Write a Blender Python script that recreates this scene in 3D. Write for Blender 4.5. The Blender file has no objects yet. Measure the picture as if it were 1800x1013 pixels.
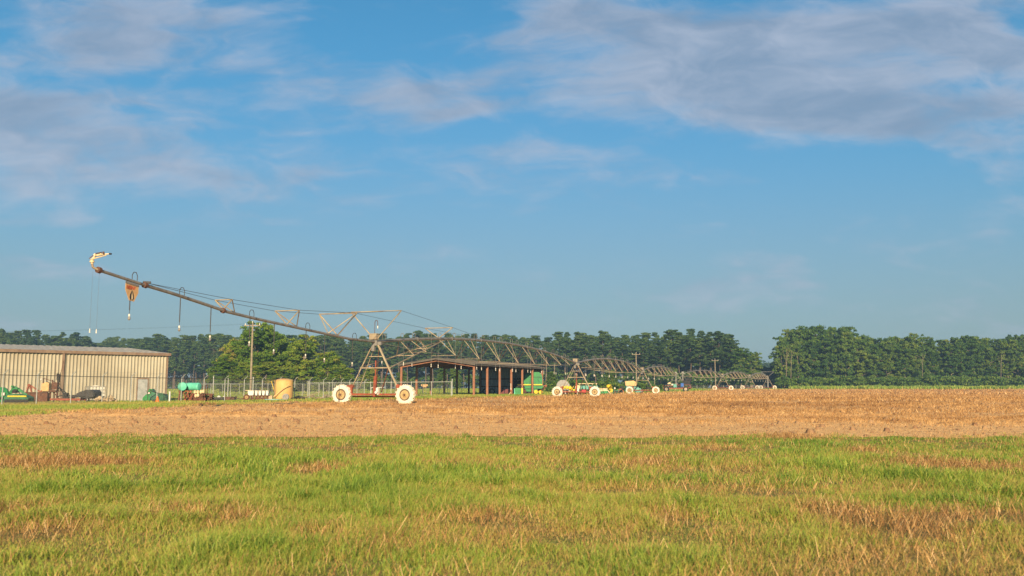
import bpy, math, random
import numpy as np
from mathutils import Matrix, Vector
R = math.radians
random.seed(7); rng = np.random.default_rng(11)
S = bpy.context.scene; COL = S.collection
# ------------------------------------------------------------ camera / light
F = 1540.0; TH = math.atan(173.5/F); CH = 1.1
cd = bpy.data.cameras.new('camera'); cam = bpy.data.objects.new('camera', cd); COL.objects.link(cam)
cd.sensor_width = 36; cd.lens = F/1800*36; cd.clip_end = 6000; cd.clip_start = .05
cam.location = (0, 0, CH); cam.rotation_euler = (R(90)+TH, 0, 0); S.camera = cam
cd.dof.use_dof = True; cd.dof.focus_distance = 45; cd.dof.aperture_fstop = 3.2
S.view_settings.view_transform = 'Standard'; S.view_settings.look = 'None'
S.view_settings.exposure = 0.85; S.view_settings.gamma = 1
SUN_EL = 21.0; SUN_AZ = 177.0          # compass-like: 0 = +Y, clockwise
tos = Vector((math.sin(R(SUN_AZ))*math.cos(R(SUN_EL)), math.cos(R(SUN_AZ))*math.cos(R(SUN_EL)), math.sin(R(SUN_EL))))
sd = bpy.data.lights.new('sun', 'SUN'); sd.energy = 5.0; sd.angle = R(.6); sd.color = (1, .76, .46)
sun = bpy.data.objects.new('sun', sd); COL.objects.link(sun); sun.rotation_euler = tos.to_track_quat('Z', 'Y').to_euler()
W = bpy.data.worlds.new('World'); S.world = W; W.use_nodes = True
nt = W.node_tree; nt.nodes.clear()
def N(nt, t, **k):
    n = nt.nodes.new(t)
    for a, v in k.items(): setattr(n, a, v)
    return n
def setin(nt, sock, v):
    if isinstance(v, bpy.types.NodeSocket): nt.links.new(v, sock)
    else: sock.default_value = v
def M_(nt, op, a, b=0.0, c=0.0, clamp=False):
    n = N(nt, 'ShaderNodeMath', operation=op, use_clamp=clamp)
    for i, v in enumerate((a, b, c)): setin(nt, n.inputs[i], v)
    return n.outputs[0]
def MIX(nt, f, a, b, blend='MIX'):
    n = N(nt, 'ShaderNodeMix', data_type='RGBA', blend_type=blend)
    setin(nt, n.inputs[0], f); setin(nt, n.inputs[6], a); setin(nt, n.inputs[7], b)
    return n.outputs[2]
def NOISE(nt, vec, scale, detail=4, rough=.55, dist=0, lac=2):
    n = N(nt, 'ShaderNodeTexNoise'); n.inputs['Scale'].default_value = scale; n.inputs['Detail'].default_value = detail
    n.inputs['Roughness'].default_value = rough; n.inputs['Distortion'].default_value = dist; n.inputs['Lacunarity'].default_value = lac
    if vec is not None: nt.links.new(vec, n.inputs['Vector'])
    return n.outputs['Fac']
def SMOOTH(nt, v, a, b):
    n = N(nt, 'ShaderNodeMapRange', interpolation_type='SMOOTHSTEP'); setin(nt, n.inputs[0], v)
    n.inputs[1].default_value = a; n.inputs[2].default_value = b
    return n.outputs[0]
sky = N(nt, 'ShaderNodeTexSky', sky_type='NISHITA'); sky.sun_disc = False
sky.sun_elevation = R(SUN_EL); sky.sun_rotation = R(SUN_AZ); sky.air_density = 1.0; sky.dust_density = .6; sky.ozone_density = 3.2
tc = N(nt, 'ShaderNodeTexCoord'); sep = N(nt, 'ShaderNodeSeparateXYZ'); nt.links.new(tc.outputs['Generated'], sep.inputs[0])
yy = M_(nt, 'MAXIMUM', M_(nt, 'ABSOLUTE', sep.outputs[1]), .05)
az = M_(nt, 'DIVIDE', sep.outputs[0], yy); el = M_(nt, 'DIVIDE', sep.outputs[2], yy)
def cmb(x, y, z=0.0):
    n = N(nt, 'ShaderNodeCombineXYZ'); setin(nt, n.inputs[0], x); setin(nt, n.inputs[1], y); setin(nt, n.inputs[2], z); return n.outputs[0]
def gau(px, py, wx, wy, amp, tilt=0):
    a0 = (px-900)/F*1.03; e0 = (680-py)/F*1.03; 
    dx = M_(nt, 'SUBTRACT', az, a0); dy = M_(nt, 'SUBTRACT', el, e0)
    dy = M_(nt, 'ADD', dy, M_(nt, 'MULTIPLY', dx, tilt))
    q = M_(nt, 'ADD', M_(nt, 'POWER', M_(nt, 'DIVIDE', dx, wx/F), 2), M_(nt, 'POWER', M_(nt, 'DIVIDE', dy, wy/F), 2))
    return M_(nt, 'MULTIPLY', M_(nt, 'POWER', 2.718, M_(nt, 'MULTIPLY', q, -1)), amp)
mask = None
for g in [(70, 225, 360, 90, .62, .05), (230, 40, 260, 80, .55, .1), (60, 345, 170, 30, .34, 0), (170, 310, 260, 26, .22, 0), (50, 392, 170, 24, .36, 0),
          (150, 95, 170, 40, .20, .15), (1380, 130, 320, 95, .66, .05), (1640, 40, 250, 75, .52, -.05), (1520, 215, 260, 50, .52, .14), (1300, 30, 230, 40, .3, 0), (1180, 40, 260, 32, .30, 0),
          (1760, 90, 110, 34, .5, 0), (1730, 190, 100, 26, .42, .05), (860, 130, 230, 100, .34, -.35), (820, 200, 120, 16, .36, -.2), (1100, 200, 130, 60, .22, 0), (1400, 215, 200, 40, .25, 0), (1010, 8, 80, 24, .38, 0),
          (750, 366, 230, 9, .15, .03), (1250, 325, 220, 34, .2, 0), (560, 140, 230, 50, .2, .1), (900, 262, 120, 20, .14, 0), (380, 335, 130, 30, .2, -.1)]:
    v = gau(*g); mask = v if mask is None else M_(nt, 'ADD', mask, v)
warp = NOISE(nt, cmb(M_(nt, 'MULTIPLY', az, 3), M_(nt, 'MULTIPLY', el, 6)), 1.6, 3)
vec = cmb(M_(nt, 'ADD', M_(nt, 'MULTIPLY', az, 4.2), M_(nt, 'MULTIPLY', warp, 1.3)), M_(nt, 'ADD', M_(nt, 'MULTIPLY', el, 15), M_(nt, 'MULTIPLY', warp, 1.0)), 3.1)
nz = NOISE(nt, vec, 1.15, 6, .48, .2)
nz2 = NOISE(nt, cmb(M_(nt, 'MULTIPLY', az, 9), M_(nt, 'MULTIPLY', el, 26), 7.7), 1.6, 5, .55, .25)
nz3 = NOISE(nt, cmb(M_(nt, 'ADD', M_(nt, 'MULTIPLY', az, 7), M_(nt, 'MULTIPLY', warp, 1.2)), M_(nt, 'ADD', M_(nt, 'MULTIPLY', el, 17), M_(nt, 'MULTIPLY', warp, .8)), 1.7), 1.5, 7, .58, .3)
dens = M_(nt, 'ADD', M_(nt, 'ADD', mask, M_(nt, 'MULTIPLY', M_(nt, 'SUBTRACT', nz, .5), 1.55)), M_(nt, 'MULTIPLY', M_(nt, 'SUBTRACT', nz2, .5), .42))
dens = M_(nt, 'MULTIPLY', dens, SMOOTH(nt, el, .0, .12))
dens = M_(nt, 'ADD', dens, M_(nt, 'MULTIPLY', M_(nt, 'SUBTRACT', nz3, .5), .85))
cov = SMOOTH(nt, dens, -.02, .70)
thick = SMOOTH(nt, dens, .22, .75)
lum = M_(nt, 'ADD', M_(nt, 'ADD', M_(nt, 'MULTIPLY', M_(nt, 'SUBTRACT', nz3, .5), 2.3), .42), M_(nt, 'MULTIPLY', thick, -.42), .0)
lit = SMOOTH(nt, lum, -.45, .95)
SKYS = .105
skyc = MIX(nt, 1.0, sky.outputs[0], (.86, 1.12, 1.04, 1), 'MULTIPLY')
# haze band towards the horizon: paler and greyer air
skyc = MIX(nt, 1.0, skyc, MIX(nt, SMOOTH(nt, el, .08, .48), (.46, .43, .46, 1), (.35, .60, .675, 1)), 'MULTIPLY')
hz = SMOOTH(nt, el, .0, .30)
skyc = MIX(nt, hz, MIX(nt, .62, skyc, (1.25, 1.6, 1.98, 1)), skyc)
cc = MIX(nt, lit, (1.30, 1.74, 2.42, 1), (2.7, 2.92, 3.5, 1))
out = MIX(nt, M_(nt, 'MULTIPLY', cov, .80), skyc, cc)
bg = N(nt, 'ShaderNodeBackground'); bg.inputs[1].default_value = SKYS; nt.links.new(out, bg.inputs[0])
wo = N(nt, 'ShaderNodeOutputWorld'); nt.links.new(bg.outputs[0], wo.inputs[0])
# ------------------------------------------------------------ numeric helpers
def hsh(ix, iy, s):
    n = (ix.astype(np.int64)*374761393 + iy.astype(np.int64)*668265263 + s*974711) & 0x7fffffff
    n = ((n ^ (n >> 13))*1274126177) & 0x7fffffff
    return ((n ^ (n >> 16)) & 0xffff)/65535.0
def vn(x, y, s=0):
    x = np.asarray(x, float); y = np.asarray(y, float)
    ix = np.floor(x); iy = np.floor(y); fx = x-ix; fy = y-iy; fx = fx*fx*(3-2*fx); fy = fy*fy*(3-2*fy)
    a = hsh(ix, iy, s); b = hsh(ix+1, iy, s); c = hsh(ix, iy+1, s); d = hsh(ix+1, iy+1, s)
    return (a*(1-fx)+b*fx)*(1-fy)+(c*(1-fx)+d*fx)*fy
def fbm(x, y, s=0, o=4):
    t = 0; a = .5; f = 1; w = 0
    for i in range(o): t = t+a*vn(np.asarray(x)*f+i*17.3, np.asarray(y)*f-i*9.1, s+i); w += a; a *= .5; f *= 2.03
    return t/w
def sst(a, b, x):
    t = np.clip((np.asarray(x, float)-a)/(b-a), 0, 1); return t*t*(3-2*t)
def gz(x, y):
    x = np.asarray(x, float); y = np.asarray(y, float)
    z = -.10*sst(60, 100, y)*(1-sst(150, 200, y))
    z = z - .22*sst(-20, -28, x)*sst(62, 82, y)*(1-sst(120, 170, y))
    z = z + .28*sst(200, 265, y) - 1.2*sst(500, 1500, y)
    return z + .03*(fbm(x*.25, y*.25, 5, 2)-.5)*(1-sst(30, 60, y))
g = lambda x, y: float(gz(x, y))
CT, ST = math.cos(TH), math.sin(TH)
def P(px, py, Y):                                   # photo pixel at world depth Y -> point
    dx = px-900; up = 506.5-py
    d = Vector((dx, F*CT-up*ST, F*ST+up*CT)); k = Y/d.y
    return Vector((d.x*k, Y, CH+d.z*k))
def G(px, Y):                                       # ground point under a photo column
    x = (px-900)/F*(Y*CT)
    for _ in range(3): x = (px-900)/F*(Y*CT+(g(x, Y)-CH)*ST)
    return Vector((x, Y, g(x, Y)))
# ------------------------------------------------------------ materials
def mat(name, col, rough=.7, metal=0., col2=None, scale=3., bump=0., detail=4, bscale=None, spec=.3, contrast=(.35, .65), coord='Object'):
    m = bpy.data.materials.new(name); m.use_nodes = True; t = m.node_tree; b = t.nodes['Principled BSDF']
    b.inputs['Roughness'].default_value = rough; b.inputs['Metallic'].default_value = metal; b.inputs['Specular IOR Level'].default_value = spec
    c = N(t, 'ShaderNodeTexCoord')
    col2 = col2 or tuple(v*.72 for v in col)
    f = SMOOTH(t, NOISE(t, c.outputs[coord], scale, detail, .6), *contrast)
    t.links.new(MIX(t, f, (*col, 1), (*col2, 1)), b.inputs['Base Color'])
    if bump:
        bn = N(t, 'ShaderNodeBump'); bn.inputs['Strength'].default_value = bump; bn.inputs['Distance'].default_value = .05
        t.links.new(NOISE(t, c.outputs[coord], bscale or scale*3, 4), bn.inputs['Height']); t.links.new(bn.outputs[0], b.inputs['Normal'])
    return m
def foliage(name, stops, trans=.25, rough=.65, rnd=.35, fspec=.15):
    """tone attribute -> colour; a little per-object variation; thin translucent leaves"""
    m = bpy.data.materials.new(name); m.use_nodes = True; t = m.node_tree; b = t.nodes['Principled BSDF']
    at = N(t, 'ShaderNodeAttribute', attribute_name='tone'); oi = N(t, 'ShaderNodeObjectInfo')
    v = M_(t, 'ADD', at.outputs['Fac'], M_(t, 'MULTIPLY', M_(t, 'SUBTRACT', oi.outputs['Random'], .5), rnd), clamp=True)
    r = N(t, 'ShaderNodeValToRGB'); t.links.new(v, r.inputs[0]); e = r.color_ramp.elements
    e[0].position = stops[0][0]; e[0].color = (*stops[0][1], 1); e[1].position = stops[-1][0]; e[1].color = (*stops[-1][1], 1)
    for p, c in stops[1:-1]: q = e.new(p); q.color = (*c, 1)
    t.links.new(r.outputs[0], b.inputs['Base Color']); b.inputs['Roughness'].default_value = rough; b.inputs['Specular IOR Level'].default_value = fspec
    tr = N(t, 'ShaderNodeBsdfTranslucent'); t.links.new(r.outputs[0], tr.inputs[0])
    mx = N(t, 'ShaderNodeMixShader'); mx.inputs[0].default_value = trans
    t.links.new(b.outputs[0], mx.inputs[1]); t.links.new(tr.outputs[0], mx.inputs[2])
    o = t.nodes['Material Output']; t.links.new(mx.outputs[0], o.inputs[0])
    return m
m_galv = mat('galvanised_steel', (.25, .25, .245), .6, .3, (.16, .145, .13), 2.5, contrast=(.3, .7))
m_truss = mat('weathered_truss_steel', (.36, .31, .22), .65, .15, (.22, .16, .11), 1.5, contrast=(.35, .7))
m_dark = mat('dark_cable', (.05, .05, .055), .6)
m_red = mat('faded_red_paint', (.30, .075, .04), .65, 0, (.17, .05, .03), 3)
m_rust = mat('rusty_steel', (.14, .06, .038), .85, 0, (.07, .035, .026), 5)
m_tyre_w = mat('cream_painted_tyre', (.68, .64, .55), .75, 0, (.60, .54, .44), 3)
m_rimt = mat('tan_rim', (.40, .31, .15), .6, 0, (.30, .19, .09), 2.5)
m_hub = mat('rusty_hub', (.115, .06, .045), .85)
m_white = mat('white_paint', (.62, .61, .57), .5, 0, (.6, .56, .48), 3)
m_black = mat('black_rubber', (.025, .025, .027), .7)
m_cover = mat('black_tarp', (.045, .045, .05), .6, bump=.4)
m_green = mat('green_paint', (.02, .22, .06), .4, 0, (.015, .13, .05), 2)
m_dgreen = mat('dull_green_paint', (.03, .15, .08), .55, 0, (.02, .09, .05), 2)
m_yellow = mat('yellow_paint', (.78, .55, .02), .45, 0, (.62, .42, .03), 2)
m_tankY = mat('aged_yellow_poly', (.58, .40, .18), .55, 0, (.46, .31, .15), 3)
m_orange = mat('amber_poly_tank', (.62, .39, .15), .5, 0, (.48, .27, .10), .9, contrast=(.3, .75))
m_teal = mat('teal_poly', (.13, .52, .38), .45, 0, (.10, .42, .31), 2)
m_cone = mat('safety_orange', (.85, .16, .03), .5)
m_postg = mat('fence_galvanised', (.45, .46, .44), .5, .4, (.33, .34, .32), 3)
m_wire = mat('chain_link_wire', (.30, .30, .28), .6, .3)
m_rail = mat('rail_steel', (.20, .17, .14), .6, .3, (.14, .10, .08), 1)
m_wall = mat('tan_ribbed_sheet', (.385, .355, .28), .55, 0, (.29, .255, .19), .35, contrast=(.3, .8))
m_trim = mat('brown_trim', (.24, .17, .12), .5, 0, (.18, .12, .09), 2)
m_roof = mat('pale_metal_roof', (.33, .325, .31), .5, .1, (.25, .245, .235), 1)
m_door = mat('white_door', (.40, .41, .41), .5, 0, (.30, .32, .32), 2)
m_shedroof = mat('brown_grey_roof', (.12, .105, .09), .7, 0, (.09, .08, .07), 1)
m_shed = mat('red_oxide_steel', (.32, .15, .09), .65, 0, (.25, .115, .07), 2)
m_sheet = mat('grey_wall_sheet', (.36, .36, .33), .55, .2, (.26, .26, .24), 1)
m_pole = mat('weathered_wood_pole', (.29, .24, .17), .85, 0, (.20, .165, .12), 3)
m_stone = mat('pale_rubble', (.55, .42, .26), .9, 0, (.34, .25, .17), 4, bump=.6)
m_maroon = mat('maroon_paint', (.13, .02, .025), .5)
m_blue = mat('blue_sign', (.03, .12, .45), .5)
m_turq = mat('turquoise_paint', (.12, .35, .30), .5, 0, (.08, .24, .22), 3)
m_grey = mat('grey_reel', (.30, .29, .28), .7, 0, (.2, .19, .18), 6)
m_bark = mat('pine_bark', (.15, .11, .085), .95, 0, (.08, .06, .05), 2)
m_barkp = mat('pale_bark', (.32, .26, .19), .9, 0, (.18, .15, .11), 1.5)
m_signt = mat('tan_sign_board', (.52, .34, .17), .6, 0, (.44, .27, .13), 4)
m_signr = mat('faded_red_letter', (.52, .10, .045), .6)
m_cream = mat('cream_sign_mark', (.66, .54, .34), .6)
m_brush = mat('grey_brush_wood', (.30, .24, .18), .95, 0, (.16, .12, .09), 4)
f_pine = foliage('pine_needles', [(0, (.016, .044, .016)), (.5, (.046, .090, .024)), (1, (.11, .155, .03))], .12)
f_broad = foliage('broad_leaves', [(0, (.022, .062, .014)), (.5, (.072, .14, .022)), (1, (.18, .23, .035))], .22)
f_lime = foliage('sunny_leaves', [(0, (.04, .10, .012)), (.45, (.12, .215, .022)), (.8, (.24, .30, .03)), (1, (.32, .25, .08))], .28)
f_grass = foliage('grass_blades', [(0, (.08, .16, .03)), (.22, (.21, .33, .045)), (.42, (.37, .425, .07)), (.62, (.48, .38, .11)), (.8, (.54, .34, .12)), (1, (.62, .40, .18))], .38, .5, 0, .3)
f_straw = foliage('straw_litter', [(0, (.12, .06, .03)), (.4, (.32, .17, .07)), (.75, (.53, .31, .12)), (1, (.70, .48, .24))], .1, .6, 0)
# ------------------------------------------------------------ object helpers
def link(o, parent=None):
    COL.objects.link(o)
    if parent is not None: o.parent = parent
    return o
class MB:
    """collects shapes; coordinates pass through self.T into world space"""
    def __init__(s, T=None): s.v = []; s.f = []; s.T = T or Matrix()
    def add(s, vs, fs):
        n = len(s.v); s.v += [s.T @ Vector(v) for v in vs]; s.f += [tuple(i+n for i in f) for f in fs]; return s
    def box(s, c, d, rz=0, rx=0, ry=0):
        m = Matrix.Translation(c) @ Matrix.Rotation(rz, 4, 'Z') @ Matrix.Rotation(ry, 4, 'Y') @ Matrix.Rotation(rx, 4, 'X')
        h = [x/2 for x in d]; b = min(min(h)*.18, .02)
        vs = []
        for sx in (-1, 1):
            for sy in (-1, 1):
                for sz in (-1, 1): vs.append(m @ Vector((sx*h[0], sy*h[1], sz*h[2])))
        return s.add(vs, [(0, 1, 3, 2), (4, 6, 7, 5), (0, 4, 5, 1), (2, 3, 7, 6), (0, 2, 6, 4), (1, 5, 7, 3)])
    def tube(s, a, b, r, r2=None, n=6, cap=True):
        a = Vector(a); b = Vector(b); r2 = r if r2 is None else r2; d = b-a
        if d.length < 1e-6: return s
        q = d.to_track_quat('Z', 'Y'); vs = []
        for p, rr in ((a, r), (b, r2)):
            for i in range(n): t = 2*math.pi*i/n; vs.append(p+q@Vector((rr*math.cos(t), rr*math.sin(t), 0)))
        fs = [(i, (i+1) % n, n+(i+1) % n, n+i) for i in range(n)]
        if cap: fs += [tuple(range(n))[::-1], tuple(range(n, 2*n))]
        return s.add(vs, fs)
    def path(s, pts, r, n=6):
        for a, b in zip(pts, pts[1:]): s.tube(a, b, r, n=n)
        return s
    def beam(s, a, b, w, h):                        # rectangular bar, h measured upwards
        a = Vector(a); b = Vector(b); d = (b-a).normalized(); up = Vector((0, 0, 1))
        if abs(d.z) > .95: up = Vector((0, 1, 0))
        x = d.cross(up).normalized(); y = x.cross(d).normalized(); vs = []
        for p in (a, b):
            for i, j in ((-1, -1), (1, -1), (1, 1), (-1, 1)): vs.append(p+x*i*w/2+y*j*h/2)
        return s.add(vs, [(0, 1, 2, 3), (7, 6, 5, 4), (0, 4, 5, 1), (1, 5, 6, 2), (2, 6, 7, 3), (3, 7, 4, 0)])
    def lathe(s, prof, m=None, n=24):               # profile (r, h) about local Z
        m = m or Matrix(); vs = []; k = len(prof)
        for r, h in prof:
            for i in range(n): t = 2*math.pi*i/n; vs.append(m @ Vector((r*math.cos(t), r*math.sin(t), h)))
        fs = [(j*n+i, j*n+(i+1) % n, (j+1)*n+(i+1) % n, (j+1)*n+i) for j in range(k-1) for i in range(n)]
        fs += [tuple(range(n))[::-1], tuple(range((k-1)*n, k*n))]
        return s.add(vs, fs)
    def prism(s, pts, y0, y1):                      # (x, z) outline extruded along y
        n = len(pts); vs = [(x, y0, z) for x, z in pts]+[(x, y1, z) for x, z in pts]
        fs = [tuple(range(n)), tuple(range(n, 2*n))[::-1]]+[(i, n+i, n+(i+1) % n, (i+1) % n) for i in range(n)]
        return s.add(vs, fs)
    def blob(s, c, r, seed=0, jit=.18, nu=9, nv=6):
        q = random.Random(seed); vs = []; c = Vector(c)
        for j in range(nv+1):
            for i in range(nu):
                a = 2*math.pi*i/nu; b = math.pi*(j/nv-.5); k = 1+q.uniform(-jit, jit)
                vs.append(c+Vector((r[0]*math.cos(a)*math.cos(b)*k, r[1]*math.sin(a)*math.cos(b)*k, r[2]*math.sin(b)*k)))
        return s.add(vs, [(j*nu+i, j*nu+(i+1) % nu, (j+1)*nu+(i+1) % nu, (j+1)*nu+i) for j in range(nv) for i in range(nu)])
def wloc(o):
    v = Vector(o.location)
    while o.parent: o = o.parent; v += o.location
    return v
def obj(name, mb, m, parent=None, loc=None, smooth=False):
    o0 = Vector(loc) if loc is not None else (wloc(parent) if parent is not None else Vector())
    me = bpy.data.meshes.new(name); me.from_pydata([tuple(v-o0) for v in mb.v], [], mb.f); me.materials.append(m)
    if smooth: me.shade_smooth()
    me.validate(); o = bpy.data.objects.new(name, me); link(o, parent)
    o.location = o0 - (wloc(parent) if parent is not None else Vector())
    return o
def tag(o, label=None, cat=None, group=None, kind=None):
    for k, v in (('label', label), ('category', cat), ('group', group), ('kind', kind)):
        if v: o[k] = v
    return o
def thing(name, loc, label, cat, group=None):
    o = bpy.data.objects.new(name, None); o.empty_display_size = .3; link(o); o.location = loc
    return tag(o, label, cat, group)
def frame(px, Y, rz=0, dz=0):
    p = G(px, Y); p.z += dz; return Matrix.Translation(p) @ Matrix.Rotation(rz, 4, 'Z'), p
def npmesh(name, V, Q, tone=None, m=None, tri=None):
    """numpy mesh: V (n,3), Q (k,4) and optional tri (j,3)"""
    me = bpy.data.meshes.new(name); me.vertices.add(len(V)); me.vertices.foreach_set('co', np.ascontiguousarray(V, dtype=np.float32).ravel())
    li = Q.ravel(); st = np.arange(len(Q))*4; tot = np.full(len(Q), 4)
    if tri is not None:
        st = np.concatenate([st, len(li)+np.arange(len(tri))*3]); tot = np.concatenate([tot, np.full(len(tri), 3)]); li = np.concatenate([li, tri.ravel()])
    me.loops.add(len(li)); me.loops.foreach_set('vertex_index', li.astype(np.int32))
    me.polygons.add(len(tot)); me.polygons.foreach_set('loop_start', st.astype(np.int32)); me.polygons.foreach_set('loop_total', tot.astype(np.int32))
    me.update(calc_edges=True)
    if tone is not None:
        a = me.attributes.new('tone', 'FLOAT', 'POINT'); a.data.foreach_set('value', tone.astype(np.float32))
    if m: me.materials.append(m)
    return me
def npobj(name, me, loc=(0, 0, 0), parent=None):
    o = bpy.data.objects.new(name, me); link(o, parent); o.location = loc; return o
def dup_tree(root, loc, sc=1, rz=0, scz=None):
    r = root.copy(); COL.objects.link(r); r.location = loc; r.scale = (sc, sc, scz or sc); r.rotation_euler = (0, 0, rz)
    for ch in list(root.children):
        c = ch.copy(); COL.objects.link(c); c.parent = r
        for gch in ch.children: d = gch.copy(); COL.objects.link(d); d.parent = c
    return r
# ------------------------------------------------------------ ground, field
def gridmesh(X, Y, Z):
    n, k = X.shape; V = np.stack([X, Y, Z], -1).reshape(-1, 3); i = np.arange(n*k).reshape(n, k)
    Q = np.stack([i[:-1, :-1], i[:-1, 1:], i[1:, 1:], i[1:, :-1]], -1).reshape(-1, 4); return V, Q
def groundmat():
    m = bpy.data.materials.new('grassy_ground'); m.use_nodes = True; t = m.node_tree; b = t.nodes['Principled BSDF']; c = N(t, 'ShaderNodeTexCoord').outputs['Object']
    a = SMOOTH(t, NOISE(t, c, .35, 6, .6), .38, .62); d = SMOOTH(t, NOISE(t, c, 9, 5, .65), .3, .7); e = SMOOTH(t, NOISE(t, c, .08, 3), .35, .65)
    gr = MIX(t, d, (.09, .15, .025, 1), (.20, .22, .05, 1)); dr = MIX(t, d, (.17, .10, .05, 1), (.34, .22, .10, 1))
    far = MIX(t, d, (.09, .16, .03, 1), (.16, .21, .05, 1))
    s = N(t, 'ShaderNodeSeparateXYZ'); t.links.new(c, s.inputs[0])
    k = SMOOTH(t, s.outputs[1], 24, 40)
    near = MIX(t, M_(t, 'ADD', M_(t, 'MULTIPLY', a, .6), .15), gr, dr)
    fard = MIX(t, M_(t, 'MULTIPLY', a, .35), far, dr)
    t.links.new(MIX(t, k, near, fard), b.inputs['Base Color']); b.inputs['Roughness'].default_value = .95; b.inputs['Specular IOR Level'].default_value = .1
    bn = N(t, 'ShaderNodeBump'); bn.inputs['Strength'].default_value = .6; bn.inputs['Distance'].default_value = .06
    t.links.new(NOISE(t, c, 14, 5, .7), bn.inputs['Height']); t.links.new(bn.outputs[0], b.inputs['Normal']); return m
def soilmat():
    m = bpy.data.materials.new('sandy_soil'); m.use_nodes = True; t = m.node_tree; b = t.nodes['Principled BSDF']; c = N(t, 'ShaderNodeTexCoord').outputs['Object']
    mp = N(t, 'ShaderNodeMapping'); mp.inputs['Scale'].default_value = (.45, 1.0, 1); t.links.new(c, mp.inputs[0]); v = mp.outputs[0]
    a = SMOOTH(t, NOISE(t, v, .16, 5, .6, .6), .38, .64); f1 = SMOOTH(t, NOISE(t, c, 7, 6, .7), .3, .7); f2 = SMOOTH(t, NOISE(t, v, 2.3, 6, .72), .5, .68)
    sand = MIX(t, f1, (.64, .36, .15, 1), (.92, .57, .25, 1)); straw = MIX(t, f1, (.40, .235, .11, 1), (.68, .42, .19, 1))
    s = N(t, 'ShaderNodeSeparateXYZ'); t.links.new(c, s.inputs[0]); k = SMOOTH(t, M_(t, 'ADD', s.outputs[1], M_(t, 'MULTIPLY', s.outputs[0], .25)), 26, 55)
    w = M_(t, 'MULTIPLY', M_(t, 'ADD', M_(t, 'MULTIPLY', a, .5), .5), k)
    col = MIX(t, w, sand, straw); col = MIX(t, M_(t, 'MULTIPLY', f2, .45), col, (.16, .085, .045, 1))
    t.links.new(col, b.inputs['Base Color']); b.inputs['Roughness'].default_value = .95; b.inputs['Specular IOR Level'].default_value = .1
    bn = N(t, 'ShaderNodeBump'); bn.inputs['Strength'].default_value = .8; bn.inputs['Distance'].default_value = .08
    t.links.new(NOISE(t, c, 6, 6, .75), bn.inputs['Height']); t.links.new(bn.outputs[0], b.inputs['Normal']); return m
ys = np.concatenate([np.linspace(-60, 2, 12), np.arange(3, 32, .5), np.geomspace(32, 1330, 90)])
us = np.concatenate([-np.geomspace(1.2, .02, 50)[:], [0], np.geomspace(.02, 1.2, 50)])
Yg, U = np.meshgrid(ys, us, indexing='ij'); Xg = U*(np.abs(Yg)*.75+60)
V, Q = gridmesh(Xg, Yg, gz(Xg, Yg)); me = npmesh('ground', V, Q, None, groundmat()); me.shade_smooth()
tag(npobj('ground', me), 'mown grassy ground in front of and behind the ploughed field', None, None, 'structure')
def Yof(px, py):                                    # flat ground depth for a pixel
    e = math.atan((680-py)/F*1.0); return CH/ max(1e-4, (py-680)/F*1.012)
edge = [(0, 732), (150, 722), (300, 715), (450, 709.5), (600, 706), (750, 701), (900, 696.5), (1000, 694), (1100, 691.5), (1180, 689.5), (1250, 687.7)]
eY = []; eX = []
for px, py in edge:
    Y = Yof(px, py); Y = min(Y, 235); eY.append(Y); eX.append((px-900)/F*Y*CT)
eY = np.array(eY); eX = np.array(eX)
eX0 = eX[0]-(eY[0]-19)*.55
def xleft(Y): return np.interp(Y, np.concatenate([[19], eY]), np.concatenate([[eX0-8], eX]))
NEAR = 19.6
def enear(x): return NEAR+.9*(fbm(x*.35, x*0, 3, 3)-.5)*2+.35*(fbm(x*2.2, x*0+4, 8, 3)-.5)*2
FARY = 258
def fh(x, y):                                       # field relief: clods and straw windrows
    y = np.asarray(y); k = sst(24, 30, y); 
    return .04*fbm(x*1.3, y*1.3, 21, 4)+k*.13*sst(.42, .75, fbm(x*.22, y*.55, 31, 4))*(.35+.65*sst(.35, .7, fbm(x*2.3, y*2.3, 41, 3)))
rows = np.concatenate([np.arange(0, 42, .22), np.geomspace(42, FARY-NEAR, 150)]); cols = np.linspace(0, 1, 330)
Rr, Cc = np.meshgrid(rows, cols, indexing='ij'); Y0 = NEAR+Rr
XL = xleft(Y0)+.5*(fbm(Y0*.9, Y0*0, 13, 3)-.5)*2*(1+Y0*.02); XR = Y0*.72+16
Xf = XL+(XR-XL)*Cc; Yf = Y0+(enear(Xf)-NEAR)*np.exp(-Rr/1.5)
ed = sst(0, .02, Cc)*sst(0, .8, Rr)*sst(0, 6, FARY-Y0)
V, Q = gridmesh(Xf, Yf, gz(Xf, Yf)+.006+fh(Xf, Yf)*ed*.9); me = npmesh('field', V, Q, None, soilmat()); me.shade_smooth()
tag(npobj('field', me), 'sandy harvested field littered with straw', None, None, 'structure')
def infield(x, y): return (y > enear(x)) & (x > xleft(y)) & (y < FARY)
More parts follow.
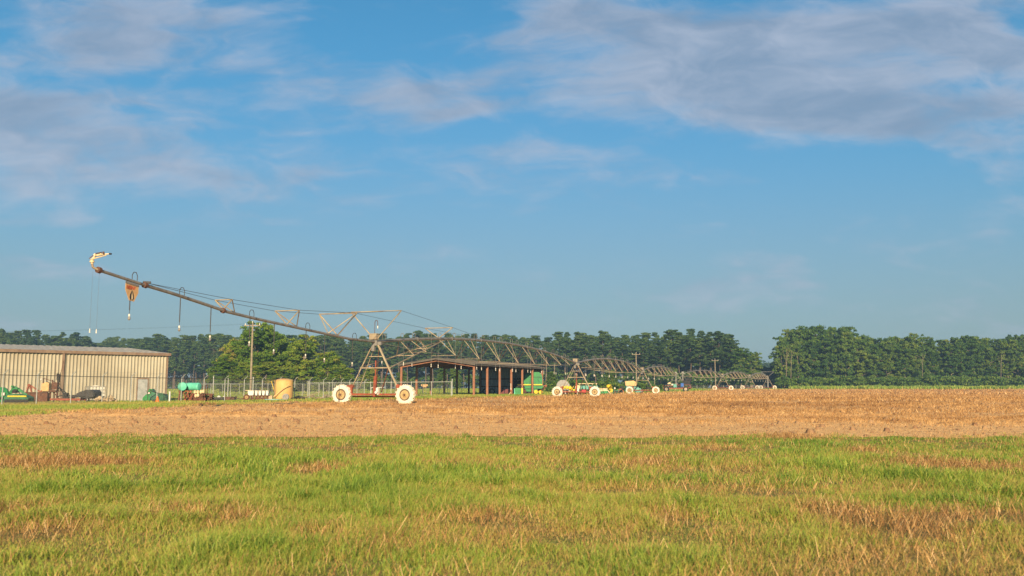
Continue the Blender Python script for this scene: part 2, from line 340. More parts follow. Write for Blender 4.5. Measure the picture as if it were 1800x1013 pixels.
# ------------------------------------------------------------ blades (real geometry)
def blades(name, x, y, h, w, lean, tone, z0=None, drift=(.25, .05)):
    n = len(x); z = gz(x, y) if z0 is None else z0
    az_ = rng.uniform(0, 2*np.pi, n); fa = rng.uniform(0, 2*np.pi, n)
    dx = np.cos(az_)*lean+drift[0]*lean*.7; dy = np.sin(az_)*lean+drift[1]*lean; wx = np.cos(fa)*w/2; wy = np.sin(fa)*w/2
    B = np.stack([x, y, z-.01], -1); Wv = np.stack([wx, wy, wx*0], -1)
    mid = B+np.stack([dx*h*.35, dy*h*.35, h*.6], -1); up = np.sqrt(np.clip(1-lean**2*.7, .05, 1))
    tip = B+np.stack([dx*h, dy*h, h*up], -1)
    V = np.stack([B-Wv, B+Wv, mid+Wv*.75, mid-Wv*.75, tip], 1).reshape(-1, 3); i = np.arange(n)[:, None]*5
    me = npmesh(name, V, i+np.array([[0, 1, 2, 3]]), np.repeat(tone, 5), None, i+np.array([[3, 2, 4]]))
    return me
def wedge(n, y0, y1, k=.62, pad=1.2):                # uniform in the viewed wedge of ground
    y = np.sqrt(rng.uniform(y0**2, y1**2, n)); x = rng.uniform(-1, 1, n)*(y*k+pad); return x, y
def gspots(L, x, y):
    t = 0
    for px, py, wx, wy, a in L:
        Y = Yof(px, py); X = (px-900)/F*Y; sx = wx/F*Y; sy = Y*Y*wy/(CH*F)
        t = t+a*np.exp(-((x-X)/sx)**2-((y-Y)/sy)**2)
    return t
MATS = [(1440, 895, 60, 10, 1), (1560, 920, 90, 18, 1.2), (1700, 905, 110, 10, .8), (1620, 813, 60, 10, .8), (1740, 822, 60, 9, .7), (1170, 905, 45, 10, .5), (30, 898, 60, 12, .9), (110, 925, 80, 14, .7), (330, 898, 70, 9, .9),
        (430, 905, 60, 12, .6), (90, 812, 90, 6, .8), (220, 812, 70, 5, .7), (565, 822, 40, 6, .9), (830, 908, 90, 9, .8), (790, 815, 60, 6, .5), (700, 950, 90, 14, .5), (1380, 768, 40, 3, .9), (1130, 811, 45, 5, .6), (1510, 790, 30, 3, .7), (1250, 788, 50, 3, .5), (560, 935, 60, 12, .5), (1010, 790, 60, 4, .5)]
LUSH = [(380, 850, 60, 12, .8), (480, 835, 50, 10, .8), (730, 815, 60, 12, .9), (860, 850, 110, 18, 1), (1000, 835, 70, 14, .8), (1210, 812, 50, 10, 1), (1450, 815, 70, 12, 1), (1690, 850, 90, 14, .9), (1560, 842, 24, 8, .9), (1240, 895, 60, 14, .9), (260, 790, 16, 5, 1), (650, 870, 120, 20, .6), (60, 985, 120, 30, .7), (400, 975, 120, 30, .5), (500, 860, 90, 16, .6)]
def drymask(x, y):
    m_ = fbm(x*.42+3, y*.75, 77, 4)*.75+fbm(x*1.6, y*2.2, 78, 3)*.25
    s = sst(.46, .74, rng.normal(0, .05, np.shape(x))+m_+.25*sst(-1, 3, x)*sst(10.5, 6.5, y)-.05*sst(0, -4, x)*sst(10, 6, y)-.03)
    return np.clip(s*(1-.75*sst(12.5, 15, y))*(1-.8*np.clip(gspots(LUSH, x, y), 0, 1))+np.clip(gspots(MATS, x, y)*(.7+.6*fbm(x*5, y*5, 79, 2)), 0, 1), 0, 1)
def nearfield(n, y0, y1, wmul):
    x, y = wedge(n, y0, y1)
    e = enear(x)+rng.exponential(.38, n)-.15; keep = y < e; x = x[keep]; y = y[keep]; n = len(x)
    dry = drymask(x, y); cl = fbm(x*1.1, y*1.1, 55, 3); lush = np.clip(gspots(LUSH, x, y), 0, 1)*sst(.35, .6, fbm(x*3.3, y*3.3, 57, 2)); mats = np.clip(gspots(MATS, x, y)*(.7+.6*fbm(x*5, y*5, 79, 2)), 0, 1); tuft = np.clip(sst(.56, .74, fbm(x*1.9, y*1.9, 56, 2))*.8*(.35+.65*sst(5.5, 9, y))+lush, 0, 1); far = sst(13.5, 16.5, y)
    h = (.04+.085*sst(.35, .7, cl)+.14*tuft*rng.uniform(.3, 1, n))*(1-.6*dry)*(1-.5*far)*rng.uniform(.55, 1.25, n)
    keep = rng.uniform(0, 1, n) > np.maximum(dry*.25, mats*.93)
    tone = .36+.12*(fbm(x*.7, y*.7, 61, 3)-.5)*2-.13*tuft+dry*.36+rng.normal(0, .12, n)+(rng.uniform(0, 1, n) < .24)*.30*(1-tuft*.6)-.10*far
    w = (.0026+.0022*rng.uniform(0, 1, n)+.0025*tuft-.0006*dry)*wmul*(1+y*.04)
    lean = np.clip(rng.uniform(.2, .95, n)+.35*dry, 0, .99)
    return [a[keep] for a in (x, y, h, w, lean, np.clip(tone, 0, 1))]
A = nearfield(290000, 4.3, 10, 1.0); B = nearfield(380000, 9.9, 21.5, 1.25)
cat = [np.concatenate([a, b]) for a, b in zip(A, B)]
me = blades('foreground_grass', *cat); me.materials.append(f_grass)
tag(npobj('foreground_grass', me), 'rough green and yellowed grass in the foreground', 'grass', None, 'stuff')
# dead thatch lying flat in the foreground
x, y = wedge(300000, 4.3, 20.5); dry = drymask(x, y); k = (rng.uniform(0, 1, len(x)) < .08+.16*dry+.8*np.clip(gspots(MATS, x, y), 0, 1)) & (y < enear(x)+.4); x = x[k]; y = y[k]; n = len(x)
me = blades('thatch', x, y, rng.uniform(.06, .2, n)*(.7+.4*dry[k]), np.full(n, .003)*(1+y*.05), rng.uniform(.93, 1.0, n), np.clip(rng.normal(.55, .27, n), 0, 1), gz(x, y)+rng.uniform(.005, .05, n))
me.materials.append(f_straw); tag(npobj('dead_grass', me), 'brown dead thatch lying flat between the foreground grass', 'dead grass', None, 'stuff')
# straw litter on the field
def litter(n, y0, y1, ln, wd, base):
    x, y = wedge(n, y0, y1, .64, 2); m_ = fbm(x*.22, y*.55, 31, 4)
    lefty = sst(-10, 14, x-(y-40)*.1)*.22-.09
    dens = base+(sst(.46, .66, m_+lefty)*sst(24, 30, y+x*.12)); k = infield(x, y) & (rng.uniform(0, 1.0, n) < dens); x = x[k]; y = y[k]; n = len(x)
    h = rng.uniform(.5, 1.3, n)*ln; lean = rng.uniform(.80, 1.0, n)
    tone = np.clip(rng.normal(.80, .18, n)-.30*sst(.58, .38, fbm(x*1.4, y*1.7, 43, 3))-.15*sst(.45, .75, fbm(x*.5, y*.9, 91, 3))-.22*sst(.48, .7, fbm(x*.07, y*.22, 95, 3)), 0, 1)  # first fbm term paints shade between straw clumps into the tone
    return blades('straw', x, y, h, np.full(n, wd)*(.6+.8*rng.uniform(0, 1, n)), lean, tone, gz(x, y)+.01+fh(x, y)*.9)
for i, a in enumerate([(170000, 19.5, 34, .12, .008, .05), (190000, 34, 60, .18, .014, .07), (140000, 60, 120, .28, .03, .14), (60000, 120, 258, .4, .08, .3)]):
    me = litter(*a); me.materials.append(f_straw)
    tag(npobj('straw_litter', me), ['straw scattered on the nearest band of the field', 'straw windrows across the middle of the field', 'straw covering the field beyond the first wheels', 'straw on the farthest strip of the field'][i], 'straw', None, 'stuff')
# clods and small stubble weeds on the soil
x, y = wedge(16000, 19.5, 60); k = infield(x, y); x = x[k]; y = y[k]; n = len(x); r = rng.uniform(.008, .034, n)*(1+1.5*(rng.uniform(0, 1, n) < .06))*(1+y*.012)
th = np.linspace(0, 2*np.pi, 6)[:-1]; ring = np.stack([np.cos(th), np.sin(th), th*0], -1)[None]*r[:, None, None]*rng.uniform(.6, 1.3, (n, 5, 1))
b0 = np.stack([x, y, gz(x, y)+fh(x, y)*.9], -1)[:, None]; top = b0+np.array([0, 0, 1.])*r[:, None, None]*.9
V = np.concatenate([b0+ring, top+ring*.55*rng.uniform(.5, 1.3, (n, 5, 1))], 1).reshape(-1, 3); i = np.arange(n)[:, None]*10
Qs = np.concatenate([i+np.array([[a, (a+1) % 5, 5+(a+1) % 5, 5+a]]) for a in range(5)]+[i+np.array([[5, 6, 7, 8]])]); T3 = i+np.array([[5, 8, 9]])
me = npmesh('clods', V, Qs, None, mat('clod_soil', (.34, .21, .11), .95, 0, (.20, .11, .06), .8), T3)
tag(npobj('soil_clods', me), 'small dark clods scattered over the sandy field', 'clods', None, 'stuff')
# grass verge between field and yard, far weeds
def verge(n, y0, y1, hmin, hmax, w, name, label, xr=None, tn=(.36, .12)):
    x, y = wedge(n, y0, y1, .64, 3); k = ~infield(x, y) & (y > 23) | ((y > enear(x)) & (x < xleft(y)+.6) & (y > 23))
    if xr: k &= (x > xr[0](y)) & (x < xr[1](y))
    x = x[k]; y = y[k]; n = len(x); cl = fbm(x*.3, y*.3, 71, 3); strip = sst(.45, .6, fbm(x*.15, y*.2, 73, 3))
    h = (hmin+(hmax-hmin)*cl*rng.uniform(.4, 1.2, n)); tone = np.clip(rng.normal(tn[0], tn[1], n)+.25*strip*(hmax < .3), 0, 1)
    me = blades(name, x, y, h, np.full(n, w)*(1+y*.006), rng.uniform(.1, .6, n), tone); me.materials.append(f_grass)
    tag(npobj(name, me), label, 'grass', None, 'stuff')
verge(200000, 24, 62, .05, .17, .013, 'verge_grass', 'green grass verge between the field and the fenced yard')
verge(130000, 62, 150, .06, .22, .03, 'yard_grass', 'short green grass around the fence and open shed', tn=(.27, .1))
verge(60000, 150, 258, .1, .45, .07, 'far_grass', 'green grass left of the distant field')
verge(60000, 256, 300, .5, 1.7, .16, 'far_weeds', 'tall green weeds along the far edge of the field', (lambda y: y*.315, lambda y: y), tn=(.30, .12))
verge(30000, 256, 340, .1, .45, .12, 'low_weeds', 'low grass around the feet of the last irrigation wheels', (lambda y: y*-.1, lambda y: y*.315), tn=(.32, .12))
verge(16000, 205, 256, .35, 1.0, .12, 'track_weeds', 'green weeds hiding the feet of the distant irrigation wheels', (lambda y: y*.2, lambda y: y*.5), tn=(.28, .1))
# ------------------------------------------------------------ trees
def leafcloud(C, Rd, per, size, seed, tone0=None, outw=1.0, shell=(.72, 1.05)):
    q = np.random.default_rng(seed); C = np.asarray(C, float); Rd = np.asarray(Rd, float); nb = len(C)
    bt = q.normal(.5, .13, nb) if tone0 is None else tone0
    idx = np.repeat(np.arange(nb), per); n = len(idx); d = q.normal(size=(n, 3)); d /= np.linalg.norm(d, axis=1)[:, None]
    d[:, 2] = np.where(d[:, 2] < -.3, -d[:, 2]*.7, d[:, 2])
    r = q.uniform(*shell, n); c = C[idx]+d*Rd[idx]*r[:, None]
    nn = d*outw+q.normal(size=(n, 3))*.75; nn /= np.linalg.norm(nn, axis=1)[:, None]
    t = np.cross(nn, q.normal(size=(n, 3))); t /= np.linalg.norm(t, axis=1)[:, None]; b = np.cross(nn, t)
    s = size*q.uniform(.55, 1.3, n)[:, None]; a = s*.5
    V = np.stack([c-t*s*.9, c-b*a, c+t*s, c+b*a*1.2], 1).reshape(-1, 3); i = np.arange(n)[:, None]*4
    tone = np.clip(bt[idx]+q.normal(0, .11, n), 0, 1)
    return V, i+np.array([[0, 1, 2, 3]]), np.repeat(tone, 4)
def make_tree(name, kind, seed, H, rad, base, nb, per, lsize, fm, bm, trunk_r, bare=.4, stems=1):
    """root at origin: crown + trunk; unit height H"""
    q = random.Random(seed); root = bpy.data.objects.new(name, None); link(root)
    C = []; Rd = []; tb = MB(); tops = []
    for s in range(stems):
        ox = q.uniform(-1, 1)*rad*.35*(stems > 1); oy = q.uniform(-1, 1)*rad*.3*(stems > 1); hh = H*(1-.12*s)
        pts = [Vector((ox*.2, oy*.2, -.3))]
        for k in range(1, 6): f = k/5; pts.append(Vector((ox*(.2+.8*f)+q.uniform(-.2, .2), oy*(.2+.8*f)+q.uniform(-.2, .2), hh*.93*f)))
        for k in range(5): tb.tube(pts[k], pts[k+1], trunk_r*(1-.17*k), trunk_r*(1-.17*(k+1)), 6, False)
        tops.append((pts, hh))
    limb = 0
    for i in range(nb):
        pts, hh = tops[i % stems]; f = base+(1-base)*((i+.5)/nb)**.9
        u = (f-base)/(1-base); a = i*2.4+q.uniform(-.6, .6)
        if kind == 'pine': env = rad*(max(.02, math.sin(min(1, u*.93+.14)*math.pi))**.75)*q.choice((.55, .8, 1, 1.15, 1.3)); br = rad*q.uniform(.24, .40)
        else: env = rad*(max(.03, 1-(abs(u-.40)/.63)**2.2)**.5)*q.choice((.7, .9, 1, 1.15, 1.25)); br = rad*q.uniform(.24, .38)
        k = min(4, int(f*5)); ctr = pts[k].lerp(pts[k+1], f*5-k); ri = max(0, env-br*.5)*(q.random()**.3)
        z = min(hh*f+(q.uniform(-.3, .3)), hh-br*.3); c = Vector((ctr.x+math.cos(a)*ri, ctr.y+math.sin(a)*ri, z)); sub = 4 if kind == 'pine' else 5
        for j in range(sub):                          # each bough breaks up into small clumps of its own
            o = Vector((q.gauss(0, .5), q.gauss(0, .5), q.gauss(0, .26 if kind == 'pine' else .42)))*br; s = br*q.uniform(.34, .62)
            cj = c+o; cj.z = min(cj.z, hh-.1); C.append(cj); Rd.append((s, s, s*(.55 if kind == 'pine' else .8)))
        if i % 2 == 0: tb.tube((ctr.x, ctr.y, max(hh*.15, z-ri*.45)), c, trunk_r*.3, trunk_r*.08, 4, False)
    nbt = np.random.default_rng(seed+9); tone = np.clip(np.repeat(nbt.normal(.48, .14, nb), sub)+nbt.normal(0, .08, nb*sub), 0, 1)
    V, Q, T = leafcloud(C, Rd, per, lsize, seed, tone, .8, (.45, 1.2))
    npobj('crown', npmesh('crown', V, Q, T, fm), parent=root)
    obj('trunk', tb, bm, root)
    return root
def place(protos, used, px, Y, H, H0, label, cat, group, wid=1.0, flip=None, X=None):
    i = random.randrange(len(protos)); pr = protos[i]; p = G(px, Y) if X is None else Vector((X, Y, g(X, Y)))
    s = H/H0; rz = random.uniform(0, 6.28)
    if not used[i]: used[i] = True; r = pr; r.location = p; r.scale = (s*wid, s*wid, s); r.rotation_euler = (0, 0, rz)
    else: r = dup_tree(pr, p, s*wid, rz, s)
    return tag(r, label, cat, group)
pines = [make_tree('pine_tree', 'pine', 100+i, 20, 3.2+.35*(i % 3), [.42, .52, .36, .46, .55, .30][i], 34, 62, .28, f_pine, m_bark, .24) for i in range(6)]
pu = [False]*6
def Dline(px): return np.interp(px, [-80, 0, 110, 200, 300, 450, 700, 900, 1000, 1130, 1250, 1300], [380, 380, 395, 440, 385, 372, 362, 372, 345, 330, 312, 306])
def topy(px): return np.interp(px, [-80, 0, 60, 130, 165, 205, 240, 300, 400, 500, 600, 700, 800, 900, 960, 1000, 1080, 1150, 1180, 1240, 1270, 1292, 1305], [575, 583, 588, 590, 595, 599, 594, 589, 588, 590, 590, 588, 590, 592, 588, 586, 584, 590, 583, 579, 580, 592, 610])
reg = [(250, 'tall dark pine in the wood rising behind the long tan building', 'pines behind the tan building'),
       (620, 'tall dark pine in the wood between the tan building and the open shed', 'pines behind the fenced yard'),
       (960, 'tall pine in the wood behind the open shed roof', 'pines behind the open shed'),
       (2000, 'tall pine in the wood behind the distant irrigation spans, right of the green machine', 'pines behind the distant spans')]
for row, (dy, dh) in enumerate([(0, -.4), (7, .3), (15, 1.2)]):
    px = -50+row*6; 
    while px < 1303:
        Y = float(Dline(px))+dy+random.uniform(-2.5, 2.5); H = (680-float(topy(px))+random.uniform(-5, 3)-1.5)*Y/F+CH+ (dh*.3)
        H = max(H, 9)-g(0, Y)
        lb = next(r for r in reg if px < r[0])
        place(pines, pu, px, Y, H*(random.uniform(.80, 1.05) if px > 300 else random.uniform(.88, 1.05)) if row < 2 else H*random.uniform(.92, 1.04), 20, lb[1], 'tree', lb[2], random.uniform(.85, 1.5))
        px += random.uniform(.75, 1.25)*4.4*F/Y*(1.0 if row else .82)
def mass(name, label, segs, n, size, fm, seed, dz=0, cat='woodland'):
    """segs: (px, Y, height, depth) stations; leaf clumps filling a long body"""
    q = np.random.default_rng(seed); s = np.array(segs, float); u = q.uniform(s[0, 0], s[-1, 0], n)
    Y = np.interp(u, s[:, 0], s[:, 1]); H = np.interp(u, s[:, 0], s[:, 2]); D = np.interp(u, s[:, 0], s[:, 3])
    Y = Y+q.uniform(0, 1, n)*D; X = (u-900)/F*Y*CT; hh = H*(.7+.5*fbm(X*.18, Y*.1, seed, 3)); zz = q.uniform(0, 1, n)**.8*hh*.9
    r = size*q.uniform(.7, 1.4, n); C = np.stack([X, Y, gz(X, Y)+zz+dz], -1)
    V, Q, T = leafcloud(C, np.stack([r, r, r*.75], -1), 34, size*.34, seed+1, q.normal(.45, .14, n))
    tag(npobj(name, npmesh(name, V, Q, T, fm)), label, cat, None, 'stuff')
mass('pine_wood', 'deep dark pine woodland behind the first rows of trunks', [(-60, 405, 18, 10), (200, 465, 22, 10), (450, 395, 19, 10), (900, 397, 19, 10), (1130, 355, 18.5, 10), (1296, 328, 16, 8)], 3000, 2.0, f_pine, 201)
mass('undergrowth', 'dark leafy undergrowth at the foot of the pines', [(-60, 372, 4, 16), (200, 430, 4, 16), (450, 364, 5, 14), (900, 362, 6, 14), (1130, 322, 7, 12), (1300, 298, 6, 12)], 1500, 1.3, f_broad, 203, cat='undergrowth')
mass('distant_wood', 'blue green woodland far off in the gap between the two woods', [(1285, 640, 22, 12), (1370, 640, 21, 12)], 420, 2.6, f_pine, 205)
mass('gap_wood', 'green trees standing low in the gap between the pines and the right wood', [(1288, 322, 10, 8), (1330, 332, 8, 8), (1352, 334, 9, 8), (1385, 330, 11, 8)], 420, 1.4, f_pine, 207)
broads = [make_tree('leafy_tree', 'broad', 300+i, 16, 4.0+.4*(i % 3), [.16, .3, .1, .34, .22][i], 44, 62, .29, f_broad, m_barkp, .26, stems=1+(i % 2)) for i in range(5)]
bu = [False]*5
px = 1362; tp = ([1355, 1375, 1392, 1430, 1462, 1475, 1492, 1520, 1560, 1600, 1640, 1700, 1735, 1760, 1800, 1860], [616, 592, 578, 575, 572, 588, 578, 590, 594, 588, 597, 594, 586, 593, 580, 580])
for row, dy in enumerate([0, 6, 13]):
    px = 1374+row*5
    while px < 1850:
        Y = 304+dy+random.uniform(-2, 2); H = (680-float(np.interp(px, *tp))+random.uniform(-18, 4)-(9 if row == 0 else 2))*Y/F+CH-.3
        gp = ('tall leafy tree at the left end of the right hand wood', 'leafy trees at the end of the right wood') if px < 1475 else (('leafy tree in the middle of the right hand wood', 'leafy trees in the middle of the right wood') if px < 1690 else ('leafy tree in the wood at the right edge of the view', 'leafy trees at the right edge'))
        place(broads, bu, px, Y, H, 16, gp[0], 'tree', gp[1], random.uniform(.72, 1.05)*16/H*H/16)
        px += random.uniform(.8, 1.25)*4.9*F/Y
mass('right_wood', 'dense woodland filling the right hand wood behind its front trees', [(1380, 324, 14, 10), (1460, 324, 15, 12), (1500, 324, 13, 12), (1860, 324, 12.5, 12)], 1000, 2.0, f_broad, 209)
mass('hedge_bushes', 'green bushes along the foot of the right hand wood', [(1366, 290, 4.0, 9), (1500, 290, 4.6, 9), (1860, 290, 3.8, 9)], 900, 1.0, f_broad, 211, cat='bushes')
near = [make_tree('leafy_tree', 'broad', 400+i, 14, 4.2+.3*i, [.02, .05, .03][i], 64, 95, .21, f_lime, m_barkp, .22, stems=2) for i in range(3)]
nu = [False]*3
for px, tpy, Y, wd, lb in [(447, 571, 188, .95, 'tallest sunlit tree, just right of the near utility pole'), (412, 600, 194, .95, 'rounded sunlit tree left of the near utility pole'),
        (481, 577, 192, .8, 'vine hung sunlit tree, second tallest in its group beside the pole'), (533, 594, 186, 1.15, 'broad bright green tree behind the amber tank'),
        (507, 606, 196, .9, 'small leafy tree filling the gap between the vine hung tree and the broad green tree'), (574, 622, 184, 1.3, 'low bushy yellow green tree right of the broad green tree'),
        (600, 645, 182, 1.5, 'low bright green shrub behind the left leg of the nearest wheel tower'), (652, 650, 215, 1.3, 'small bright bush seen between the legs of the nearest wheel tower'), (395, 632, 184, 1.4, 'low green bush at the left end of the sunlit trees'),
        (462, 640, 182, 1.9, 'low bush in front of the sunlit trees right of the pole'), (430, 640, 183, 1.6, 'low shrub at the foot of the near utility pole'), (500, 648, 181, 1.8, 'low green shrub left above the amber tank')]:
    H = (680-tpy)*Y/F+CH+.2; place(near, nu, px, Y, H, 14, lb, 'tree', None, wd*(1 if H > 9 else 1))
for px, tpy, Y, lb in [(706, 655, 230, 'small green tree behind the left post of the open shed'), (777, 650, 240, 'bright young tree seen through the open shed'), (800, 652, 250, 'second young tree seen through the open shed, right of the brightest one'),
        (970, 655, 200, 'bush behind the left wheel of the second wheel tower'), (1075, 655, 225, 'leafy bush behind the yellow disc'), (1303, 618, 300, 'rounded tree at the right end of the pine wood'), (1320, 622, 306, 'tree tapering off the right end of the pine wood')]:
    H = (680-tpy)*Y/F+CH+.1; place(broads, bu, px, Y, H, 16, lb, 'tree', None, 1.1)
# pale bare stems in the right wood
for j, (px, y0, y1, wd) in enumerate([(1383, 612, 674, .10), (1391, 616, 664, .09), (1622, 622, 662, .07), (1760, 622, 668, .08)]):
    Y = 297; a = P(px-2, y1, Y); b = P(px, y0, Y); mb = MB(); m_ = a.lerp(b, .5)+Vector((.15, 0, 0)); a.z = g(a.x, Y)-.2
    mb.tube(a, m_, wd*1.4, wd); mb.tube(m_, b, wd, wd*.6); mb.tube(m_, b+Vector((-1.3, 0, -.6)), wd*.6, wd*.3); mb.tube(m_.lerp(b, .4), b+Vector((1.2, 0, .2)), wd*.6, wd*.3)
    tag(obj('bare_tree', mb, mat('stem_bark', (.20, .165, .12), .9), loc=a), ['pale bare forked trunk at the left end of the right wood', 'second pale bare trunk at the left end of the right wood', 'pale bare trunk in the middle of the right wood', 'pale bare trunk near the right edge of the view'][j], 'tree')
# ------------------------------------------------------------ utility poles and wires
poles = {}
for px, tpy, Y, r, lb in [(440, 568, 118, .16, 'weathered wooden utility pole in front of the sunlit trees'), (1119, 621, 226, .17, 'wooden utility pole behind the second irrigation span'), (1258, 632, 276, .17, 'farthest wooden utility pole beyond the cart')]:
    b = G(px, Y); t = P(px, tpy, Y); t = Vector((b.x, Y, t.z)); R0 = thing('utility_pole', b, lb, 'utility pole')
    obj('pole', MB().tube(b-Vector((0, 0, .3)), t, r, r*.7, 8), m_pole, R0)
    obj('crossarm', MB().box((b.x, Y-.13, t.z-.35), (2.2, .1, .12)), m_pole, R0)
    for s in (-.95, 0, .95): obj('insulator', MB().lathe([(.04, 0), (.07, .05), (.05, .14), (.07, .18), (.02, .24)], Matrix.Translation((b.x+s, Y-.13, t.z-.29 if s else t.z+.002)), 8), m_white, R0)
    poles[px] = t
def wires(name, a, b, sag, lb):
    mb = MB()
    for s in (-.95, .95):
        prev = None
        for k in range(25): f = k/24; p = a.lerp(b, f)+Vector((s, 0, -.1-sag*4*f*(1-f))); prev is not None and mb.tube(prev, p, .006, n=3, cap=False); prev = p
    tag(obj(name, mb, m_dark, loc=a), lb, 'wire')
wires('power_line', poles[440], poles[440]+Vector((-85, 12, .4)), .9, 'thin overhead wires running left from the near utility pole across the sky')
wires('power_line', poles[1119], poles[1258], .8, 'thin overhead wires between the two distant utility poles')
for px, t0, Y in [(961, 628, 240), (975, 640, 240), (1151, 646, 240)]:
    b = G(px, Y); t = P(px, t0, Y); tag(obj('bare_post', MB().tube(b, (b.x, Y, t.z), .09, .06), m_pole, loc=b), {961: 'thin bare pole just right of the open shed roof', 975: 'second thin bare pole right of the open shed roof', 1151: 'thin bare pole behind the right wheel of the third wheel tower'}[px], 'pole')
# ------------------------------------------------------------ tan building
A0 = G(291, 86); wd = Vector((-.717, -.697, 0)); nb_ = Vector((-.697, .717, 0)); LB = 46; HB = 4.55; DB = 22
Tb = Matrix(((wd.x, nb_.x, 0, A0.x), (wd.y, nb_.y, 0, A0.y), (0, 0, 1, A0.z), (0, 0, 0, 1)))   # x along the wall to the left, y into the building
rb = thing('metal_building', A0, 'long tan ribbed metal building with pale low roof behind the fence at the left', 'building')
prof = []; x = 0; 
while x < LB: prof += [(x, 0), (x+.045, 0), (x+.14, -.09), (x+.175, -.09), (x+.27, 0)]; x += .305
mb = MB(Tb); vs = [(a, b, -.2) for a, b in prof]+[(a, b, HB) for a, b in prof]; n = len(prof); mb.add(vs, [(i, i+1, n+i+1, n+i) for i in range(n-1)]); obj('wall', mb, m_wall, rb)
RZ = HB+.95
mb = MB(Tb); mb.prism([(0, 0)], 0, 0) if 0 else None
mb.add([(0, 0, -.2), (0, DB, -.2), (0, DB, HB), (0, DB/2, RZ-.05), (0, 0, HB)], [(0, 1, 2, 3, 4)]); mb.add([(0, DB, -.2), (LB, DB, -.2), (LB, DB, HB), (0, DB, HB)], [(0, 1, 2, 3)])
mb.add([(LB, 0, -.2), (LB, DB, -.2), (LB, DB, HB), (LB, DB/2, RZ-.05), (LB, 0, HB)], [(4, 3, 2, 1, 0)]); obj('side_wall', mb, m_wall, rb)
mb = MB(Tb)
for i in range(int(LB/.61)):
    x0 = -.2+i*.61
    for y0, z0, y1, z1 in ((-.1, HB+.06, DB/2, RZ), (DB+.1, HB+.06, DB/2, RZ)):
        mb.add([(x0, y0, z0), (x0+.61, y0, z0), (x0+.61, y1, z1), (x0, y1, z1), (x0, y0, z0-.08), (x0+.61, y0, z0-.08)], [(0, 1, 2, 3), (0, 4, 5, 1)])
        mb.beam((x0, y0, z0+.02), (x0, y1, z1+.02), .05, .05)
obj('roof', mb, m_roof, rb)
obj('gutter', MB(Tb).box((LB/2-.1, -.16, HB-.04), (LB+.3, .2, .26)), m_trim, rb)
obj('corner_trim', MB(Tb).box((.02, -.02, HB/2-.15), (.16, .16, HB)), m_trim, rb)
# downspout about px 108
def wall_t(px):
    best = min(range(0, 4000), key=lambda k: abs(((A0.x+wd.x*k*.01)/(A0.y+wd.y*k*.01)*F/CT)-(px-900))); return best*.01
for px in (108, -60):
    t = wall_t(px); obj('downspout', MB(Tb).box((t, -.14, HB/2-.2), (.17, .18, HB+.05)), m_trim, rb)
t = wall_t(250); dr = obj('door', MB(Tb).box((t, -.07, 1.05), (.92, .05, 2.1)), m_door, rb)
obj('door_frame', MB(Tb).box((t-.52, -.075, 1.08), (.1, .1, 2.2)).box((t+.52, -.075, 1.08), (.1, .1, 2.2)).box((t, -.075, 2.17), (1.14, .11, .12)), m_trim, rb)
obj('handle', MB(Tb).box((t-.36, -.12, 1.0), (.12, .05, .05)), m_galv, dr)
# ------------------------------------------------------------ fences
def fence(name, pts, H, lb, arm=True, link_=True, rail=True, cat='fence', wirer=.0026, cell=.085, spacing=2.8, top_m=None):
    root = thing(name, pts[0], lb, cat); wm = MB(); rm = MB()
    for a, b in zip(pts, pts[1:]):
        L = (b-a).length; n = max(1, round(L/spacing)); d = (b-a).normalized(); nrm = Vector((d.y, -d.x, 0))
        if nrm.y > 0: nrm = -nrm
        for i in range(n+(b is pts[-1])):
            p = a.lerp(b, i/n); p.z = g(p.x, p.y); pm = MB().tube(p-Vector((0, 0, .1)), p+Vector((0, 0, H+.04)), .035, n=6)
            po = obj('post', pm, m_postg, root, loc=p)
            if arm:
                e = p+Vector((0, 0, H+.04)); tip = e+Vector((.32, -.1, .27)); obj('barb_arm', MB().beam(e, tip, .03, .04), m_postg, po)
        z0 = g(a.x, a.y); z1 = g(b.x, b.y)
        if rail: rm.tube(a+Vector((0, 0, z0-a.z+H)), b+Vector((0, 0, z1-b.z+H)), .022 if arm else .028, n=5)
        if arm:
            for k in (.33, .66, 1.0):
                o = Vector((.32*k, -.1*k, H+.04+.27*k)); wm.tube(Vector((a.x, a.y, z0))+o, Vector((b.x, b.y, z1))+o, .004, n=3, cap=False)
        wm.tube(Vector((a.x, a.y, z0+.08)), Vector((b.x, b.y, z1+.08)), .004, n=3, cap=False)
        if link_:
            k = int(L/cell); hs = H-.05
            for j in range(-int(hs/cell), k):
                for sgn in (1, -1):
                    s0 = j*cell; s1 = s0+hs; lo = max(0, s0); hi = min(L, s1)
                    if hi <= lo: continue
                    za = .05+(lo-s0); zb = .05+(hi-s0)
                    if sgn < 0: za = H-(za-.05); zb = H-(zb-.05)
                    pa = a+d*lo; pb = a+d*hi; pa.z = g(pa.x, pa.y)+za; pb.z = g(pb.x, pb.y)+zb
                    v = d.cross(Vector((0, 0, 1)))*wirer; w = Vector((0, 0, wirer)) 
                    wm.add([pa-w, pa+v*.9+w*.6, pa-v*.9+w*.6, pb-w, pb+v*.9+w*.6, pb-v*.9+w*.6], [(0, 1, 4, 3), (1, 2, 5, 4), (2, 0, 3, 5)])
    obj('mesh_panel', wm, m_wire, root); 
    if rail: obj('top_rail', rm, top_m or m_rail, root)
    return root
f0 = G(63.5, 55); f1 = G(318, 68.2); f2 = G(568, 90); f3 = G(640, 104)
st = f0-(f1-f0)*.55; st.z = g(st.x, st.y)
fence('chain_link_fence', [st, f0, f1, f2, f3], 1.8, 'front chain link fence with angled barbed wire arms passing in front of the tan building')
fence('chain_link_fence', [G(541, 112), G(793, 116)], 1.85, 'plain topped chain link fence behind the nearest wheel tower, ending at a thick post', arm=False, top_m=m_postg)
